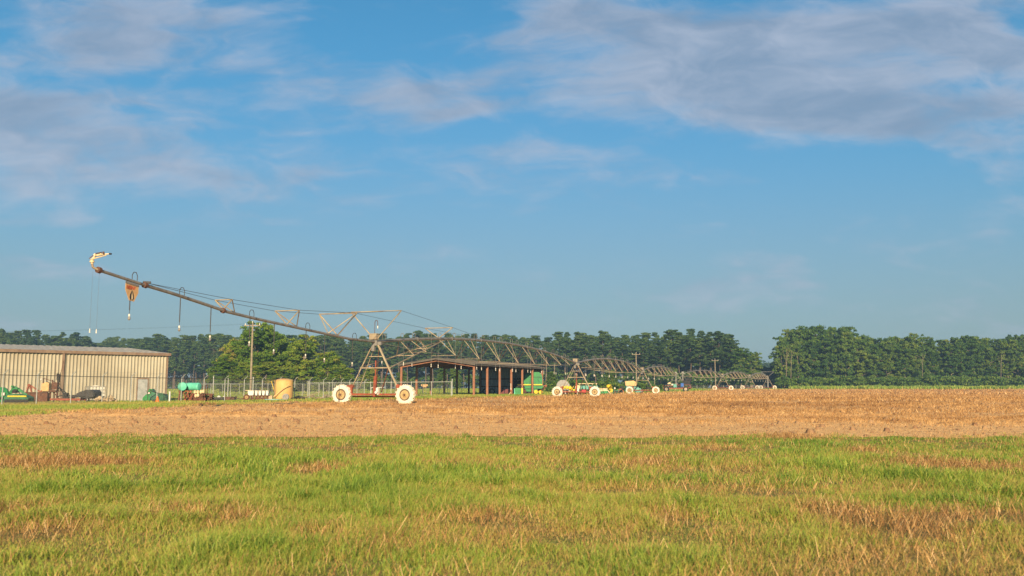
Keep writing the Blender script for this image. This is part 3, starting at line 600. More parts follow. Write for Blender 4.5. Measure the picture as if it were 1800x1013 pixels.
obj_end = G(793, 116); e = thing('fence_post', obj_end+Vector((.12, 0, 0)), 'thick pale corner post at the right end of the plain chain link fence', 'post'); obj('post', MB().tube(obj_end+Vector((.12, 0, 0)), obj_end+Vector((.12, 0, 2.15)), .07, n=8), m_postg, e); obj('cap', MB().lathe([(.085, 0), (.07, .05), (.02, .09)], Matrix.Translation(obj_end+Vector((.12, 0, 2.15))), 8), m_postg, e)
fence('chain_link_fence', [G(640, 125), G(800, 150), G(905, 175)], 1.8, 'far armed chain link fence running on behind the open shed', cell=.14)
fence('chain_link_fence', [G(334, 112), G(560, 128)], 1.8, 'rear chain link fence across the back of the yard behind the rusty planter', arm=False, cell=.13, top_m=m_postg)
fence('chain_link_fence', [G(330, 150), G(640, 165)], 1.7, 'second rear chain link fence, farthest back in the yard', arm=False, cell=.16, top_m=m_postg)
fence('wire_fence', [G(1090, 215), G(1345, 268)], 1.3, 'low grey wire fence in front of the pines beyond the cart', arm=False, cell=.14, rail=False, wirer=.004, spacing=3.5)
for px, Y, h, lb in [(374, 84, 2.4, 'tall thin pale post in the yard left of the near pole'), (400, 96, 2.3, 'pale thin post between fence posts in the yard'), (444, 84, 2.2, 'thin pale post just right of the near utility pole'), (541, 100, 1.9, 'pale post standing behind the dark scrap heap')]:
    b = G(px, Y); tag(obj('yard_post', MB().tube(b, b+Vector((0, 0, h)), .05, n=6).box(b+Vector((0, 0, h)), (.13, .13, .03)), m_postg, loc=b), lb, 'post')
b = G(298, 66.5); tag(obj('white_post', MB().box(b+Vector((0, 0, .36)), (.1, .1, .75)).box(b+Vector((0, 0, .75)), (.13, .13, .04)), m_white, loc=b), 'short white post left of the teal tank', 'post')
# ------------------------------------------------------------ open shed
R0 = G(833, 123); u = Vector((.37, .929, 0)); v = Vector((-.929, .37, 0)); u.normalize(); BAY = 4.7; WS = 11.5; HS = 4.3; RS = .85; NBY = 6
Ts = Matrix(((u.x, v.x, 0, R0.x), (u.y, v.y, 0, R0.y), (0, 0, 1, R0.z-.02), (0, 0, 0, 1)))      # x along length, y across to the left
sh = thing('open_shed', R0, 'open sided farm shed with red oxide steel columns and low brown gable roof', 'shed'); LS = BAY*NBY
def ibeam(mb, a, b, w, h):
    mb.beam(a, b, w*.25, h*.94)
    a = Vector(a); b = Vector(b); d = (b-a).normalized(); up = Vector((0, 0, 1)) if abs(d.z) < .9 else Vector((0, 1, 0)); x = d.cross(up).normalized(); y = x.cross(d).normalized()
    for s in (-1, 1): mb.beam(a+y*s*h/2, b+y*s*h/2, w, h*.09)
for side in (0, WS):
    for i in range(NBY+1):
        mb = MB(Ts); x = i*BAY; ibeam(mb, (x, side, -.1), (x, side, HS-.05), .2, .26); mb.box((x, side, .03), (.42, .34, .03)); obj('column', mb, m_shed, sh)
for i in range(NBY+1):
    mb = MB(Ts)
    for s in (0, WS): ibeam(mb, (i*BAY, s, HS-.14), (i*BAY, WS/2, HS+RS-.14), .22, .36)
    obj('rafter', mb, m_shed if i < 6 else m_rust, sh)
mb = MB(Ts)
for s in (-.25, WS+.25):
    z0 = HS-.02; mb.beam((-.3, s, z0), (LS+.3, s, z0), .1, .2)
obj('eave_beam', mb, m_shedroof, sh)
mb = MB(Ts)
for sgn in (0, 1):
    y0 = -.35 if sgn == 0 else WS+.35; 
    for i in range(int((LS+.8)/.6)):
        x0 = -.4+i*.6; mb.add([(x0, y0, HS+.10), (x0+.6, y0, HS+.10), (x0+.6, WS/2, HS+RS+.12), (x0, WS/2, HS+RS+.12)], [(0, 1, 2, 3)])
        mb.add([(x0, y0, HS+.06), (x0+.6, y0, HS+.06), (x0+.6, WS/2, HS+RS+.08), (x0, WS/2, HS+RS+.08)], [(3, 2, 1, 0)])
        mb.beam((x0, y0, HS+.12), (x0, WS/2, HS+RS+.14), .05, .04)
    mb.beam((-.4, y0, HS+.03), (-.4, WS/2, HS+RS+.05), .05, .28); mb.beam((LS+.4, y0, HS+.03), (LS+.4, WS/2, HS+RS+.05), .05, .28)
obj('roof', mb, m_shedroof, sh)
mb = MB(Ts)
for k in range(5):
    y = 1+k*2.3; z = HS+RS*(1-abs(y-WS/2)/(WS/2))+.0; mb.beam((0, y, z), (LS, y, z), .08, .16)
obj('purlin', mb, m_rust, sh)
prof = []; y = 0
while y < WS: prof += [(y, 0), (y+.2, 0), (y+.24, .05), (y+.34, .05), (y+.38, 0)]; y += .42
top = lambda y: HS+RS*(1-abs(min(y, WS)-WS/2)/(WS/2))
mb = MB(Ts); n = len(prof); mb.add([(LS+.2+b, a, 0.) for a, b in prof]+[(LS+.2+b, a, top(a)) for a, b in prof], [(i, i+1, n+i+1, n+i) for i in range(n-1)]); obj('back_wall', mb, m_sheet, sh)
mb = MB(Ts)
for z in (1.25, 2.55): mb.beam((LS+.06, 0, z), (LS+.06, WS, z), .1, .16)
obj('girt', mb, m_rust, sh)
# ------------------------------------------------------------ wheels
def wheel(root, T, r, w, tm, rm, lugs=18, nm=('tyre', 'rim'), hub=m_hub):
    """axis along local Y of T"""
    X = T @ Matrix.Rotation(R(90), 4, 'X')
    mb = MB(X); ri = r*.56
    mb.lathe([(ri, -w*.40), (ri*1.12, -w*.5), (r*.86, -w*.5), (r*.95, -w*.42), (r*.97, 0), (r*.95, w*.42), (r*.86, w*.5), (ri*1.12, w*.5), (ri, w*.40), (ri*.97, 0)], n=30)
    if lugs:
        for i in range(lugs):
            for s in (-1, 1):
                a = 2*math.pi*(i+.25*(s+1))/lugs; m = Matrix.Rotation(a, 4, 'Z') @ Matrix.Translation((r*.985, 0, s*w*.24)) @ Matrix.Rotation(s*R(38), 4, 'X')
                mm = MB(X @ m); mm.box((0, 0, 0), (r*.09, r*.10, w*.55)); k = len(mb.v); mb.v += mm.v; mb.f += [tuple(q+k for q in f) for f in mm.f]
    t = obj(nm[0], mb, tm, root)
    mb = MB(X); mb.lathe([(ri*.99, -w*.36), (ri*.93, -w*.42), (ri*.86, -w*.40), (ri*.80, -w*.46), (ri*.45, -w*.45), (ri*.40, -w*.49), (.06*r, -w*.49), (.06*r, w*.49), (ri*.40, w*.49), (ri*.45, w*.45), (ri*.80, w*.46), (ri*.86, w*.40), (ri*.93, w*.42), (ri*.99, w*.36)], n=24)
    obj(nm[1], mb, rm, root, smooth=False)
    if lugs and tm is m_tyre_w:
        mb = MB(X); mb.lathe([(ri*1.03, -w*.44), (ri*.97, -w*.50), (ri*.84, -w*.44), (ri*.84, w*.44), (ri*.97, w*.50), (ri*1.03, w*.44)], n=24); obj('rim_ring', mb, m_bark, root)
    mb = MB(X); mb.lathe([(r*.11, -w*.6), (r*.11, w*.6)], n=8)
    for k in range(6): a = k*math.pi/3; mb.tube((r*.19*math.cos(a), r*.19*math.sin(a), -w*.53), (r*.19*math.cos(a), r*.19*math.sin(a), w*.53), .015*r*2, n=5)
    obj('hub', mb, hub, root)
# ------------------------------------------------------------ irrigation machine
def TW(px, Y): p = G(px, Y); return p
T1, T2, T3 = TW(658, 55.3), TW(1013, 102), TW(1130, 149); T4a = TW(1188, 193)
T4b, T5, T6, T7 = TW(1200, 198), TW(1271, 238), TW(1318.5, 267), TW(1350, 292)
PZ = 3.92
def tower(parent, c, along, gun=True, wb=4.45, big=True):
    b = Vector((along.x, along.y, 0)).normalized(); a = Vector((b.y, -b.x, 0)); 
    if a.x < 0: a = -a
    z = lambda h: Vector((0, 0, h)); gnd = c.copy()
    T = Matrix(((a.x, b.x, 0, c.x), (a.y, b.y, 0, c.y), (0, 0, 1, c.z), (0, 0, 0, 1)))
    mb = MB(T); h = wb/2
    for s in (-1, 1):
        k_ = (.095 if s > 0 else .06) if big else .07; mb.beam((s*.12, 0, PZ-.05), (s*(h-.62), 0, 1.05), k_, k_)
        mb.beam((s*.10, .25, PZ-.1), (s*(h-.75), .55, .75), .035, .035)
    hz = 2.28; xk = .12+(h-.74)*(PZ-.05-hz)/(PZ-1.1); mb.beam((-xk, 0, hz), (xk, 0, hz), .06, .07); mb.beam((-xk*.55, .2, 3.0), (xk*.55, .2, 3.0), .04, .05)
    t = obj('drive_tower', mb, m_truss, parent)
    mb = MB(T); mb.beam((-h+.5, -.02, .62), (h-.5, -.02, .62), .14, .12); mb.beam((-h+.5, .35, .48), (h-.5, .35, .48), .08, .09)
    for s in (-1, 1): mb.beam((s*(h-.60), 0, .6), (s*(h-.60), 0, 1.25), .11, .16); mb.box((s*(h-.5), .05, 1.13), (.42, .22, .16)); mb.box((s*(h-.15), .12, .62), (.55, .16, .2))
    obj('base_beam', mb, m_red, t)
    if big:
        mb = MB(T); mb.beam((0, -.02, .5), (.06, -.02, 1.75), .17, .15); mb.beam((0, .1, 1.7), (.0, .1, 2.75), .06, .06); obj('mast', mb, m_red, t)
        mb = MB(T); mb.beam((.95, .1, 2.45), (.32, .3, .75), .05, .06); mb.beam((-.05, .3, .7), (.1, .3, 3.6), .035, .04); obj('stay', mb, m_rust, t)
        obj('motor', MB(T).box((.28, -.1, .82), (.16, .22, .42)).tube((.28, -.22, .75), (.28, -.38, .75), .09), m_white, t)
    for s in (-1, 1): wheel(t, T @ Matrix.Translation((s*h, -.16, .60)), .62, .34, m_tyre_w, m_rimt, 16 if big else 12)
    obj('control_box', MB(T).box((-.05, -.1, PZ+.30), (.50, .34, .34)).box((-.05, -.1, PZ+.49), (.56, .4, .04)), m_truss, t)
    obj('gearbox', MB(T).box((0, 0, PZ-.08), (.34, .3, .34)).box((-.1, -.05, PZ-.42), (.2, .2, .34)).box((.25, .05, PZ-.12), (.3, .2, .2)), m_galv, t)
    return t, T
def span(parent, A, B, camber, st, r=.10, drops=18, first=True, jr=.023, hose_z=2.55, dstep=True):
    """A, B ground points of neighbouring towers; st = jack stations"""
    a = A+Vector((0, 0, PZ)); b = B+Vector((0, 0, PZ)); d = (b-a); L = Vector((d.x, d.y, 0)).length; dh = Vector((d.x, d.y, 0)).normalized(); sd_ = Vector((dh.y, -dh.x, 0))
    pp = lambda s: a.lerp(b, s)+Vector((0, 0, camber*4*s*(1-s)))
    pm = MB(); K = 26; pm.path([pp(k/K) for k in range(K+1)], r, 8)
    for k in range(1, 8): p = pp(k/8); q = pp(k/8+.002); pm.tube(p-(q-p), q, r*1.35, n=8)
    po = obj('span_pipe', pm, m_galv, parent, smooth=False)
    rod = MB()
    nodes = []
    for s in st:
        w = 1.0*min(1, .45+3*min(s, 1-s)); zb = np.interp(s, [0, .1, .22, .45, .8, .9, 1], [3.65, 3.5, 3.42, 3.2, 3.42, 3.55, 3.7])
        tm = MB(); base = a.lerp(b, s); base.z = A.z+(B.z-A.z)*s+zb; nodes.append((s, [base+sd_*w*k for k in (-1, 1)]))
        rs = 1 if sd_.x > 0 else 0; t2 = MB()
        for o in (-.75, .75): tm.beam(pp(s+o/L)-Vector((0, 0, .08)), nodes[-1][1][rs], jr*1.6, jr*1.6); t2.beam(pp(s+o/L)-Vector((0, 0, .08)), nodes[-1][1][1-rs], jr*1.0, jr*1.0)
        tm.beam(nodes[-1][1][0], nodes[-1][1][1], jr*1.2, jr*1.2); obj('truss_brace', tm, m_truss, po); obj('truss_stay', t2, m_rust, po)  # left-hand bars are thinner; rusty steel serves here only as a darker brown
    for kk in (0, 1):
        ch = [pp(.012)-Vector((0, 0, .1))]+[n_[1][kk] for n_ in nodes]+[pp(.988)-Vector((0, 0, .1))]; rod.path(ch, .016 if first else .022, 5)
    for (s0, n0), (s1, n1) in zip(nodes, nodes[1:]):
        pass
    obj('truss_rod', rod, m_galv, po)
    for i in range(drops):
        s = (i+.6)/drops; p = pp(s); side = 1 if i % 2 else -1; q = p+sd_*side*.22; h = MB(); top = p+Vector((0, 0, r))
        h.path([top, top+Vector((0, 0, .24)), top+sd_*side*.06+Vector((0, 0, .34)), top+sd_*side*.18+Vector((0, 0, .34)), q+Vector((0, 0, .26)), q-Vector((0, 0, .12))], .017 if first else .022, 4)
        zz = A.z+(B.z-A.z)*s+hose_z; h.tube(q-Vector((0, 0, .12)), (q.x, q.y, zz+.2), .011, n=4)
        ho = obj('drop_hose', h, m_galv, parent); nz_ = MB(); n0 = Vector((q.x, q.y, zz)); k = .75 if first else 1.1
        nz_.lathe([(.02*k, .2), (.035*k, .16), (.035*k, .08), (.02*k, .06), (.02*k, .02), (.06*k, 0), (.06*k, -.03)], Matrix.Translation(n0), 6); obj('nozzle', nz_, m_white, ho)
    return pp
boom = thing('irrigation_machine', T1, 'near wing of a long wheeled irrigation machine with an overhanging end pipe and cream tyres', 'irrigation machine')
stA = [.12, .217, .316, .415, .513, .612, .706, .80, .887]
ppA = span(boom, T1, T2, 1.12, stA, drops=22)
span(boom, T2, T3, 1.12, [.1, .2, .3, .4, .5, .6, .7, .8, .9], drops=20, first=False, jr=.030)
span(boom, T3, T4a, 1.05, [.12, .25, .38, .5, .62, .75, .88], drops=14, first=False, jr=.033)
t1, TM1 = tower(boom, T1, T2-T1); tower(boom, T2, T3-T2); tower(boom, T3, T4a-T3, big=False)
# gooseneck with nozzle over the first tower
p = T1+Vector((-.05, 0, PZ+.5)); mb = MB(); mb.path([p, p+Vector((0, 0, .75)), p+Vector((.05, 0, .85)), p+Vector((.14, 0, .85)), p+Vector((.18, 0, .7)), p+Vector((.18, 0, .5))], .02, 5); obj('gooseneck', mb, m_hub, t1)
obj('nozzle', MB().tube(p+Vector((.18, 0, .5)), p+Vector((.18, 0, .33)), .045, .02), m_white, t1)
# long struts from the first tower up to the pipe
dA = (T2-T1); dA.z = 0; dA.normalize(); sA = Vector((dA.y, -dA.x, 0)); mb = MB()
for s in (-1, 1):
    lo = T1+sA*s*1.05+Vector((0, 0, 2.28)); hi = ppA(.23); mb.beam(lo, hi, .06, .06)
for f in (.38, .62):
    l = (T1-sA*1.05+Vector((0, 0, 2.28))).lerp(ppA(.23), f); r_ = (T1+sA*1.05+Vector((0, 0, 2.28))).lerp(ppA(.23), f); mb.beam(l, r_, .045, .05)
    for q in (l, r_): mb.beam(q, ppA(.23*f-.02), .045, .045)
obj('strut', mb, m_truss, t1)
# overhang
O0 = T1+Vector((0, 0, PZ)); od = Vector((-.33, -.944, 0)).normalized()
def oh(px, py):                                      # pixel -> point in the overhang's vertical plane
    dr = P(px, py, 50)-Vector((0, 0, CH)); n = Vector((od.y, -od.x, 0)); k = (O0-Vector((0, 0, CH))).dot(n)/dr.dot(n); return Vector((0, 0, CH))+dr*k
pl = [O0]+[oh(*q) for q in [(613, 595.5), (540, 580), (450, 560.5), (400, 548.5), (350, 531.5), (300, 515), (255, 501.5), (172, 474.5)]]
op = obj('overhang_pipe', MB().path(pl[:8], .072, 10).tube(pl[7], pl[8], .062, n=10), m_galv, boom, smooth=False)
mb = MB(); dd = (pl[8]-pl[7]).normalized(); mb.tube(pl[7]-dd*.07, pl[7]+dd*.07, .125, n=12); mb.tube(pl[8]-dd*.12, pl[8]+dd*.02, .125, n=12); q = oh(392, 546); mb.tube(q-dd*.06, q+dd*.06, .13, n=10); obj('flange', mb, m_hub, op)
def along(px): 
    X = [q[0] for q in [(657, 600), (613, 595.5), (540, 580), (450, 560.5), (400, 548.5), (350, 531.5), (300, 515), (255, 501.5), (172, 474.5)]]
    for i in range(8):
        if X[i] >= px >= X[i+1]: return pl[i].lerp(pl[i+1], (X[i]-px)/(X[i]-X[i+1]))
so = Vector((-od.y, od.x, 0)); so = so if so.x > 0 else -so
tops = []
def vframe(apex, half, h, apex2=None, r=.035):
    mb = MB(); l = apex-so*half+Vector((0, 0, h)); r_ = apex+so*half+Vector((0, 0, h)); mb.tube(l, r_, r, n=6); apex2 = apex2 or apex
    for q in (l, r_): mb.tube(q, apex+Vector((0, 0, .05)), r, n=6); mb.tube(q, apex2+Vector((0, 0, .05)), r*.9, n=6)
    obj('cable_frame', mb, m_truss, boom); tops.append((l, r_)); return l, r_
fr = [vframe(along(392), .48, .50, along(412), .028), vframe(along(502), .75, .78, along(520), .03), vframe(along(592), 1.25, 1.32, along(575)), vframe(O0, 1.78, 1.92), vframe(ppA(.2), 1.12, .80)]
anc = along(262)+Vector((0, 0, .12)); mb = MB()
for s in (0, 1): mb.path([anc, fr[0][s], fr[1][s], fr[2][s], fr[3][s], fr[4][s], ppA(.40)+Vector((0, 0, .1))], .011, 5)
obj('cable', mb, m_dark, boom); mb = MB().box(along(258)+Vector((0, 0, .13)), (.3, .16, .1), .3); obj('clamp', mb, m_dark, op)
# end gun
e0 = pl[8]; mb = MB(); e1 = P(163, 470, e0.y-.1); e2 = P(162, 463, e0.y-.1); mb.path([e0, e1, e2], .045, 8); obj('riser', mb, m_truss, boom)
gun = MB(); g1 = P(162, 456, e0.y-.1); g2 = P(168, 449.5, e0.y-.1); g3 = P(178, 447.5, e0.y-.1); g4 = P(192, 446.5, e0.y-.1)
gun.tube(e2-Vector((0, 0, .02)), g1, .05, .055, 10); gun.lathe([(.05, -.05), (.09, -.04), (.09, .02), (.06, .03), (.06, .06), (.08, .065), (.08, .09), (.04, .1)], Matrix.Translation(g1-Vector((0, 0, .08))), 12); gun.path([g1, g2, g3], .042, 8); gun.tube(g3, g4, .036, .02, 8); gun.tube(g3-Vector((.03,0,0)), g3+Vector((.03,0,0)), .055, n=10); gun.tube(g2+Vector((0, -.08, .02)), g2+Vector((0, .08, .02)), .05, n=8); gun.tube(g2+Vector((.05, 0, .05)), g3+Vector((0, 0, .06)), .02); gun.tube(P(176, 452, e0.y-.1), P(187, 448.5, e0.y-.1), .02); gun.tube(P(164, 455, e0.y-.1), P(176, 452, e0.y-.1), .02)
go = obj('end_gun', gun, m_cream, boom); obj('drive_arm', MB().tube(g2+Vector((.05, -.07, .08)), g3+Vector((.12, -.07, .09)), .016).tube(g2+Vector((.02, -.07, .0)), g2+Vector((.05, -.07, .1)), .014).box(g3+Vector((.12, -.07, .05)), (.06, .03, .1)).tube(g1+Vector((-.09, -.06, .02)), g2+Vector((-.06, -.06, .0)), .014), m_rust, go); obj('gun_nozzle', MB().tube(g4, P(196, 446.5, e0.y-.1), .035, n=8), m_black, go)
# long thin hoses at the far end
for k, (px, y0, y1) in enumerate([(162.5, 478, 585), (174, 480, 586)]):
    a = P(px+.7, y0, e0.y+.2+.5*k); b = P(px, y1, a.y); b.x = a.x; mb = MB().tube(a, b, .004, n=3); h = obj('drop_hose', mb, m_galv, boom)
    obj('nozzle', MB().lathe([(.012, .16), (.02, .12), (.02, .05), (.03, 0)], Matrix.Translation(b), 6), m_white, h)
# overhang drops
for px, py, loop in [(231, 558, 1), (315, 578, 1), (369, 595, 0), (438, 605, 1), (481, 619, 0), (537, 627, 1), (570, 634, 0), (619, 641, 1)]:
    a = along(px); b0 = P(px-4 if px < 300 else px, py, a.y); x0 = a+so*.12; mb = MB()
    if loop: mb.path([a+Vector((0, 0, .08)), a+Vector((0, 0, .26)), a+so*.08+Vector((0, 0, .36)), a+so*.2+Vector((0, 0, .34)), a+so*.26+Vector((0, 0, .2)), x0+so*.14], .016, 5)
    e = Vector((b0.x, a.y, b0.z)); s_ = Vector((b0.x, a.y, a.z-.05)); mb.tube(s_, e+Vector((0, 0, .3)), .022, n=5); mb.tube(e+Vector((0, 0, .3)), e+Vector((0, 0, .1)), .01, n=4); h = obj('drop_hose', mb, m_dark, boom)
    obj('nozzle', MB().lathe([(.015, .14), (.038, .11), (.038, .05), (.02, .02)], Matrix.Translation(e), 8), m_white, h)
    obj('weight', MB().lathe([(.02, .02), (.055, 0), (.06, -.06), (.03, -.12)], Matrix.Translation(e), 8), m_galv, h)
# nameplate
pa = along(219.5); pb_ = along(243); tx = (pb_-pa); Lp = tx.length; tx.normalize(); nrm = tx.cross(Vector((0, 0, 1))).normalized(); upv = nrm.cross(tx); dn = Vector((0, 0, -1))
if nrm.y > 0: nrm = -nrm
def plate(poly, off, th, m, name, parent):          # poly in (along 0..1, metres down)
    n = len(poly); pts = [pa+tx*Lp*x+dn*y for x, y in poly]; mb = MB(); mb.add([p+nrm*(off+th) for p in pts]+[p+nrm*off for p in pts], [tuple(range(n)), tuple(range(n, 2*n))[::-1]]+[(i, n+i, n+(i+1) % n, (i+1) % n) for i in range(n)]); return obj(name, mb, m, parent)
np_ = plate([(0, .10), (1, .10), (1, .42), (.70, .82), (.30, .82), (0, .42)], 0, .012, m_signt, 'nameplate', boom)
plate([(-.02, .08), (1.02, .08), (1.02, .17), (-.02, .17)], .014, .015, m_galv, 'hanger', np_)
plate([(.50, .38), (.44, .46), (.36, .58), (.34, .70), (.40, .78), (.50, .80), (.48, .70), (.47, .60), (.50, .48)], .014, .003, m_black, 'emblem', np_)
plate([(.52, .38), (.60, .46), (.66, .58), (.67, .70), (.60, .78), (.53, .80), (.60, .70), (.60, .60), (.55, .50)], .014, .003, m_black, 'emblem', np_)
plate([(.51, .42), (.54, .52), (.58, .62), (.58, .72), (.51, .78), (.45, .72), (.46, .62), (.48, .52)], .0135, .003, m_cream, 'emblem', np_)
fc = bpy.data.curves.new('lettering', 'FONT'); fc.body = 'REINKE'; fc.size = .215; fc.extrude = .002; fc.align_x = 'CENTER'; fc.offset = .004
to = bpy.data.objects.new('tmp', fc); COL.objects.link(to); bpy.context.view_layer.update(); tm_ = bpy.data.meshes.new_from_object(to.evaluated_get(bpy.context.evaluated_depsgraph_get())); bpy.data.objects.remove(to)
tm_.materials.clear(); tm_.materials.append(m_signr); lo = bpy.data.objects.new('lettering', tm_); link(lo, np_)
wv = max(v_.co.x for v_ in tm_.vertices)-min(v_.co.x for v_ in tm_.vertices); sc = .92*Lp/wv
yv = (nrm.cross(Vector((tx.x, tx.y, 0)).normalized())); pc = pa+tx*Lp*.5+dn*.36+nrm*.018
lo.matrix_local = Matrix.Translation(pc-wloc(np_)) @ Matrix(((tx.x*sc, 0, nrm.x, 0), (tx.y*sc, 0, nrm.y, 0), (tx.z*sc, 1, nrm.z, 0), (0, 0, 0, 1)))
# far wing
boom2 = thing('irrigation_machine', T5, 'distant wing of the irrigation machine running from the cart towards the right wood', 'irrigation machine')
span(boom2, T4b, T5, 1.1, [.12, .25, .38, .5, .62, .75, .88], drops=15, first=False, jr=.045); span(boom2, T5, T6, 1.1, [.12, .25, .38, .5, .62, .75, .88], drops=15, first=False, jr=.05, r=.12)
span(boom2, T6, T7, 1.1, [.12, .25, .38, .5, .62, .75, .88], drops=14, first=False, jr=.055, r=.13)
for c, d in ((T5, T6-T5), (T6, T7-T6), (T7, T7-T6)): tower(boom2, c, d, big=False, wb=4.45)
mb = MB(); c = T7+Vector((0, 0, PZ)); q = Vector((.95, -.3, 0)); mb.tube(c-q*2+Vector((0, 0, 1.8)), c+q*2+Vector((0, 0, 1.8)), .07); mb.tube(c-q*2+Vector((0, 0, 1.8)), c, .07); mb.tube(c+q*2+Vector((0, 0, 1.8)), c, .07); obj('cable_frame', mb, m_galv, boom2)
obj('riser', MB().tube(T7+Vector((0, 0, .5)), T7+Vector((0, 0, PZ)), .25), m_galv, boom2)
# cart
cc_ = (T4a+T4b)/2; cc_.z = g(cc_.x, cc_.y); ct = thing('pump_cart', cc_, 'red pump cart on dark tyres carrying two pipe risers between the distant irrigation spans', 'cart')
c0 = G(1188.5, 195); Tc = Matrix.Translation(c0) @ Matrix.Rotation(R(-12), 4, 'Z')
obj('chassis', MB(Tc).box((0, 0, .75), (5.6, .3, .22)).box((0, 1.4, .75), (5.6, .3, .22)).box((2.4, .6, .95), (1.8, 1.6, .12)).box((-1.6, .6, 1.35), (2.6, 1.5, .10)).box((1.6, .6, 1.5), (3.4, 1.3, .08)).box((-2.7, .7, 1.1), (.1, 1.4, .6)).box((3.2, .6, 1.1), (.1, 1.4, .5)).box((3.0, .6, .75), (.6, .2, .2)), m_red, ct)
for px_, z in ((0.0, PZ+.3), (1.5, PZ+.35)): obj('riser', MB(Tc).tube((px_, .5, .7), (px_, .5, z), .14, n=10).tube((px_-.5, .5, z-.3), (px_+.5, .5, z-.3), .12).box((px_, .5, z), (.45, .4, .3)).box((px_, .5, 1.5), (.5, .5, .6)), m_galv, ct)
for dx in (-2.1, 2.1):
    for dy in (-.1, 1.6): wheel(ct, Tc @ Matrix.Translation((dx, dy, .58)), .58, .36, m_black, mat('dusty_rim', (.45, .38, .28), .7), 12)
obj('engine', MB(Tc).box((2.3, .6, 2.0), (1.6, 1.1, .9)).blob((2.6, .6, 2.6), (.9, .6, .5), 4), m_black, ct); obj('sign', MB(Tc).box((1.35, -.3, 1.5), (.62, .04, .75)), m_blue, ct); obj('tank', MB(Tc).tube((-.8, .2, 1.4), (-.8, .2, 1.75), .25, n=12), m_white, ct); obj('tank', MB(Tc).box((-1.5, .6, 1.85), (.8, .6, .3)).box((-1.5, .6, 2.02), (.5, .4, .06)), m_cream, ct); obj('box', MB(Tc).box((-.2, -.2, 1.3), (.7, .3, .7)), m_turq, ct)
mb = MB(Tc)
for s in (-1, 1): mb.tube((.1+s*.1, .5, PZ), (.1+s*1.9, .5, 1.3), .05); mb.tube((1.5, .5, PZ), (1.5+s*1.6, .5, 1.0), .05); 
mb.tube((-1.2, .5, 2.4), (1.3, .5, 2.4), .04); mb.tube((0, .5, PZ-.3), (1.5, .5, PZ-1.4), .04); mb.tube((1.5, .5, PZ-.3), (0, .5, PZ-1.4), .04); obj('frame', mb, m_galv, ct)
# ------------------------------------------------------------ yard machinery (frames: x right, y away, z up, metres)
# green rotary cutter, far left
M, p = frame(22, 58.5); t = thing('rotary_cutter', p, 'green rotary cutter with a yellow stripe on its deck, leftmost machine in the yard', 'rotary cutter')
mb = MB(M); mb.prism([(-.62, .12), (1.02, .12), (1.02, .36), (.7, .54), (.2, .64), (-.3, .62), (-.62, .4)], 0, .75); obj('deck', mb, m_dgreen, t)
obj('stripe', MB(M).box((.27, -.012, .47), (1.25, .02, .085)), m_yellow, t); obj('skirt', MB(M).box((.25, -.02, .16), (1.6, .03, .22)), m_black, t)
mb = MB(M); mb.lathe([(.42, -.1), (.46, .0), (.44, .15), (.25, .3)], Matrix.Translation((-.9, .3, .62)) @ Matrix.Rotation(R(80), 4, 'X'), 14); mb.beam((-.5, .3, .5), (-.2, .5, 1.12), .1, .16); mb.beam((-.2, .5, 1.1), (.35, .6, .75), .09, .12); mb.beam((.0, .4, .95), (.6, .6, .55), .1, .12); mb.box((-.1, .4, .85), (.4, .3, .3)); mb.beam((-.9, .2, .1), (-.4, .2, .7), .25, .12); mb.tube((-.3, .4, 1.05), (-.3, .4, 1.18), .1); obj('frame', mb, m_green, t)
obj('gearbox', MB(M).lathe([(.16, 0), (.2, .1), (.12, .22), (.05, .26)], Matrix.Translation((.05, .1, .68)), 10).tube((-.7, -.1, .35), (-.7, .1, .35), .1, n=10), m_black, t)
obj('guard', MB(M).box((-.62, -.05, .62), (.2, .08, .18)), m_white, t)
# box scraper
M, p = frame(57, 61.5); t = thing('box_scraper', p, 'low rusty red box scraper with a hitch frame, behind the green cutter', 'box scraper')
obj('blade', MB(M).box((.1, .3, .38), (1.5, .08, .62)).box((-.65, .4, .38), (.06, .3, .6)).box((.85, .4, .38), (.06, .3, .6)).box((.1, .28, .7), (1.54, .12, .06)), m_rust, t)
mb = MB(M); mb.beam((-.75, .5, .6), (-.6, .5, 1.22), .08, .1); mb.beam((-.35, .5, .6), (-.52, .5, 1.22), .08, .1); mb.beam((-.5, .5, 1.2), (.25, .7, .66), .06, .08); mb.beam((-.75, .5, 1.0), (-.35, .5, 1.0), .06, .06); mb.tube((.35, .4, .6), (.35, .4, .85), .05); mb.lathe([(.1, -.05), (.1, .05)], Matrix.Translation((-.56, .45, 1.2)) @ Matrix.Rotation(R(90), 4, 'X'), 10); obj('hitch', mb, m_red, t)
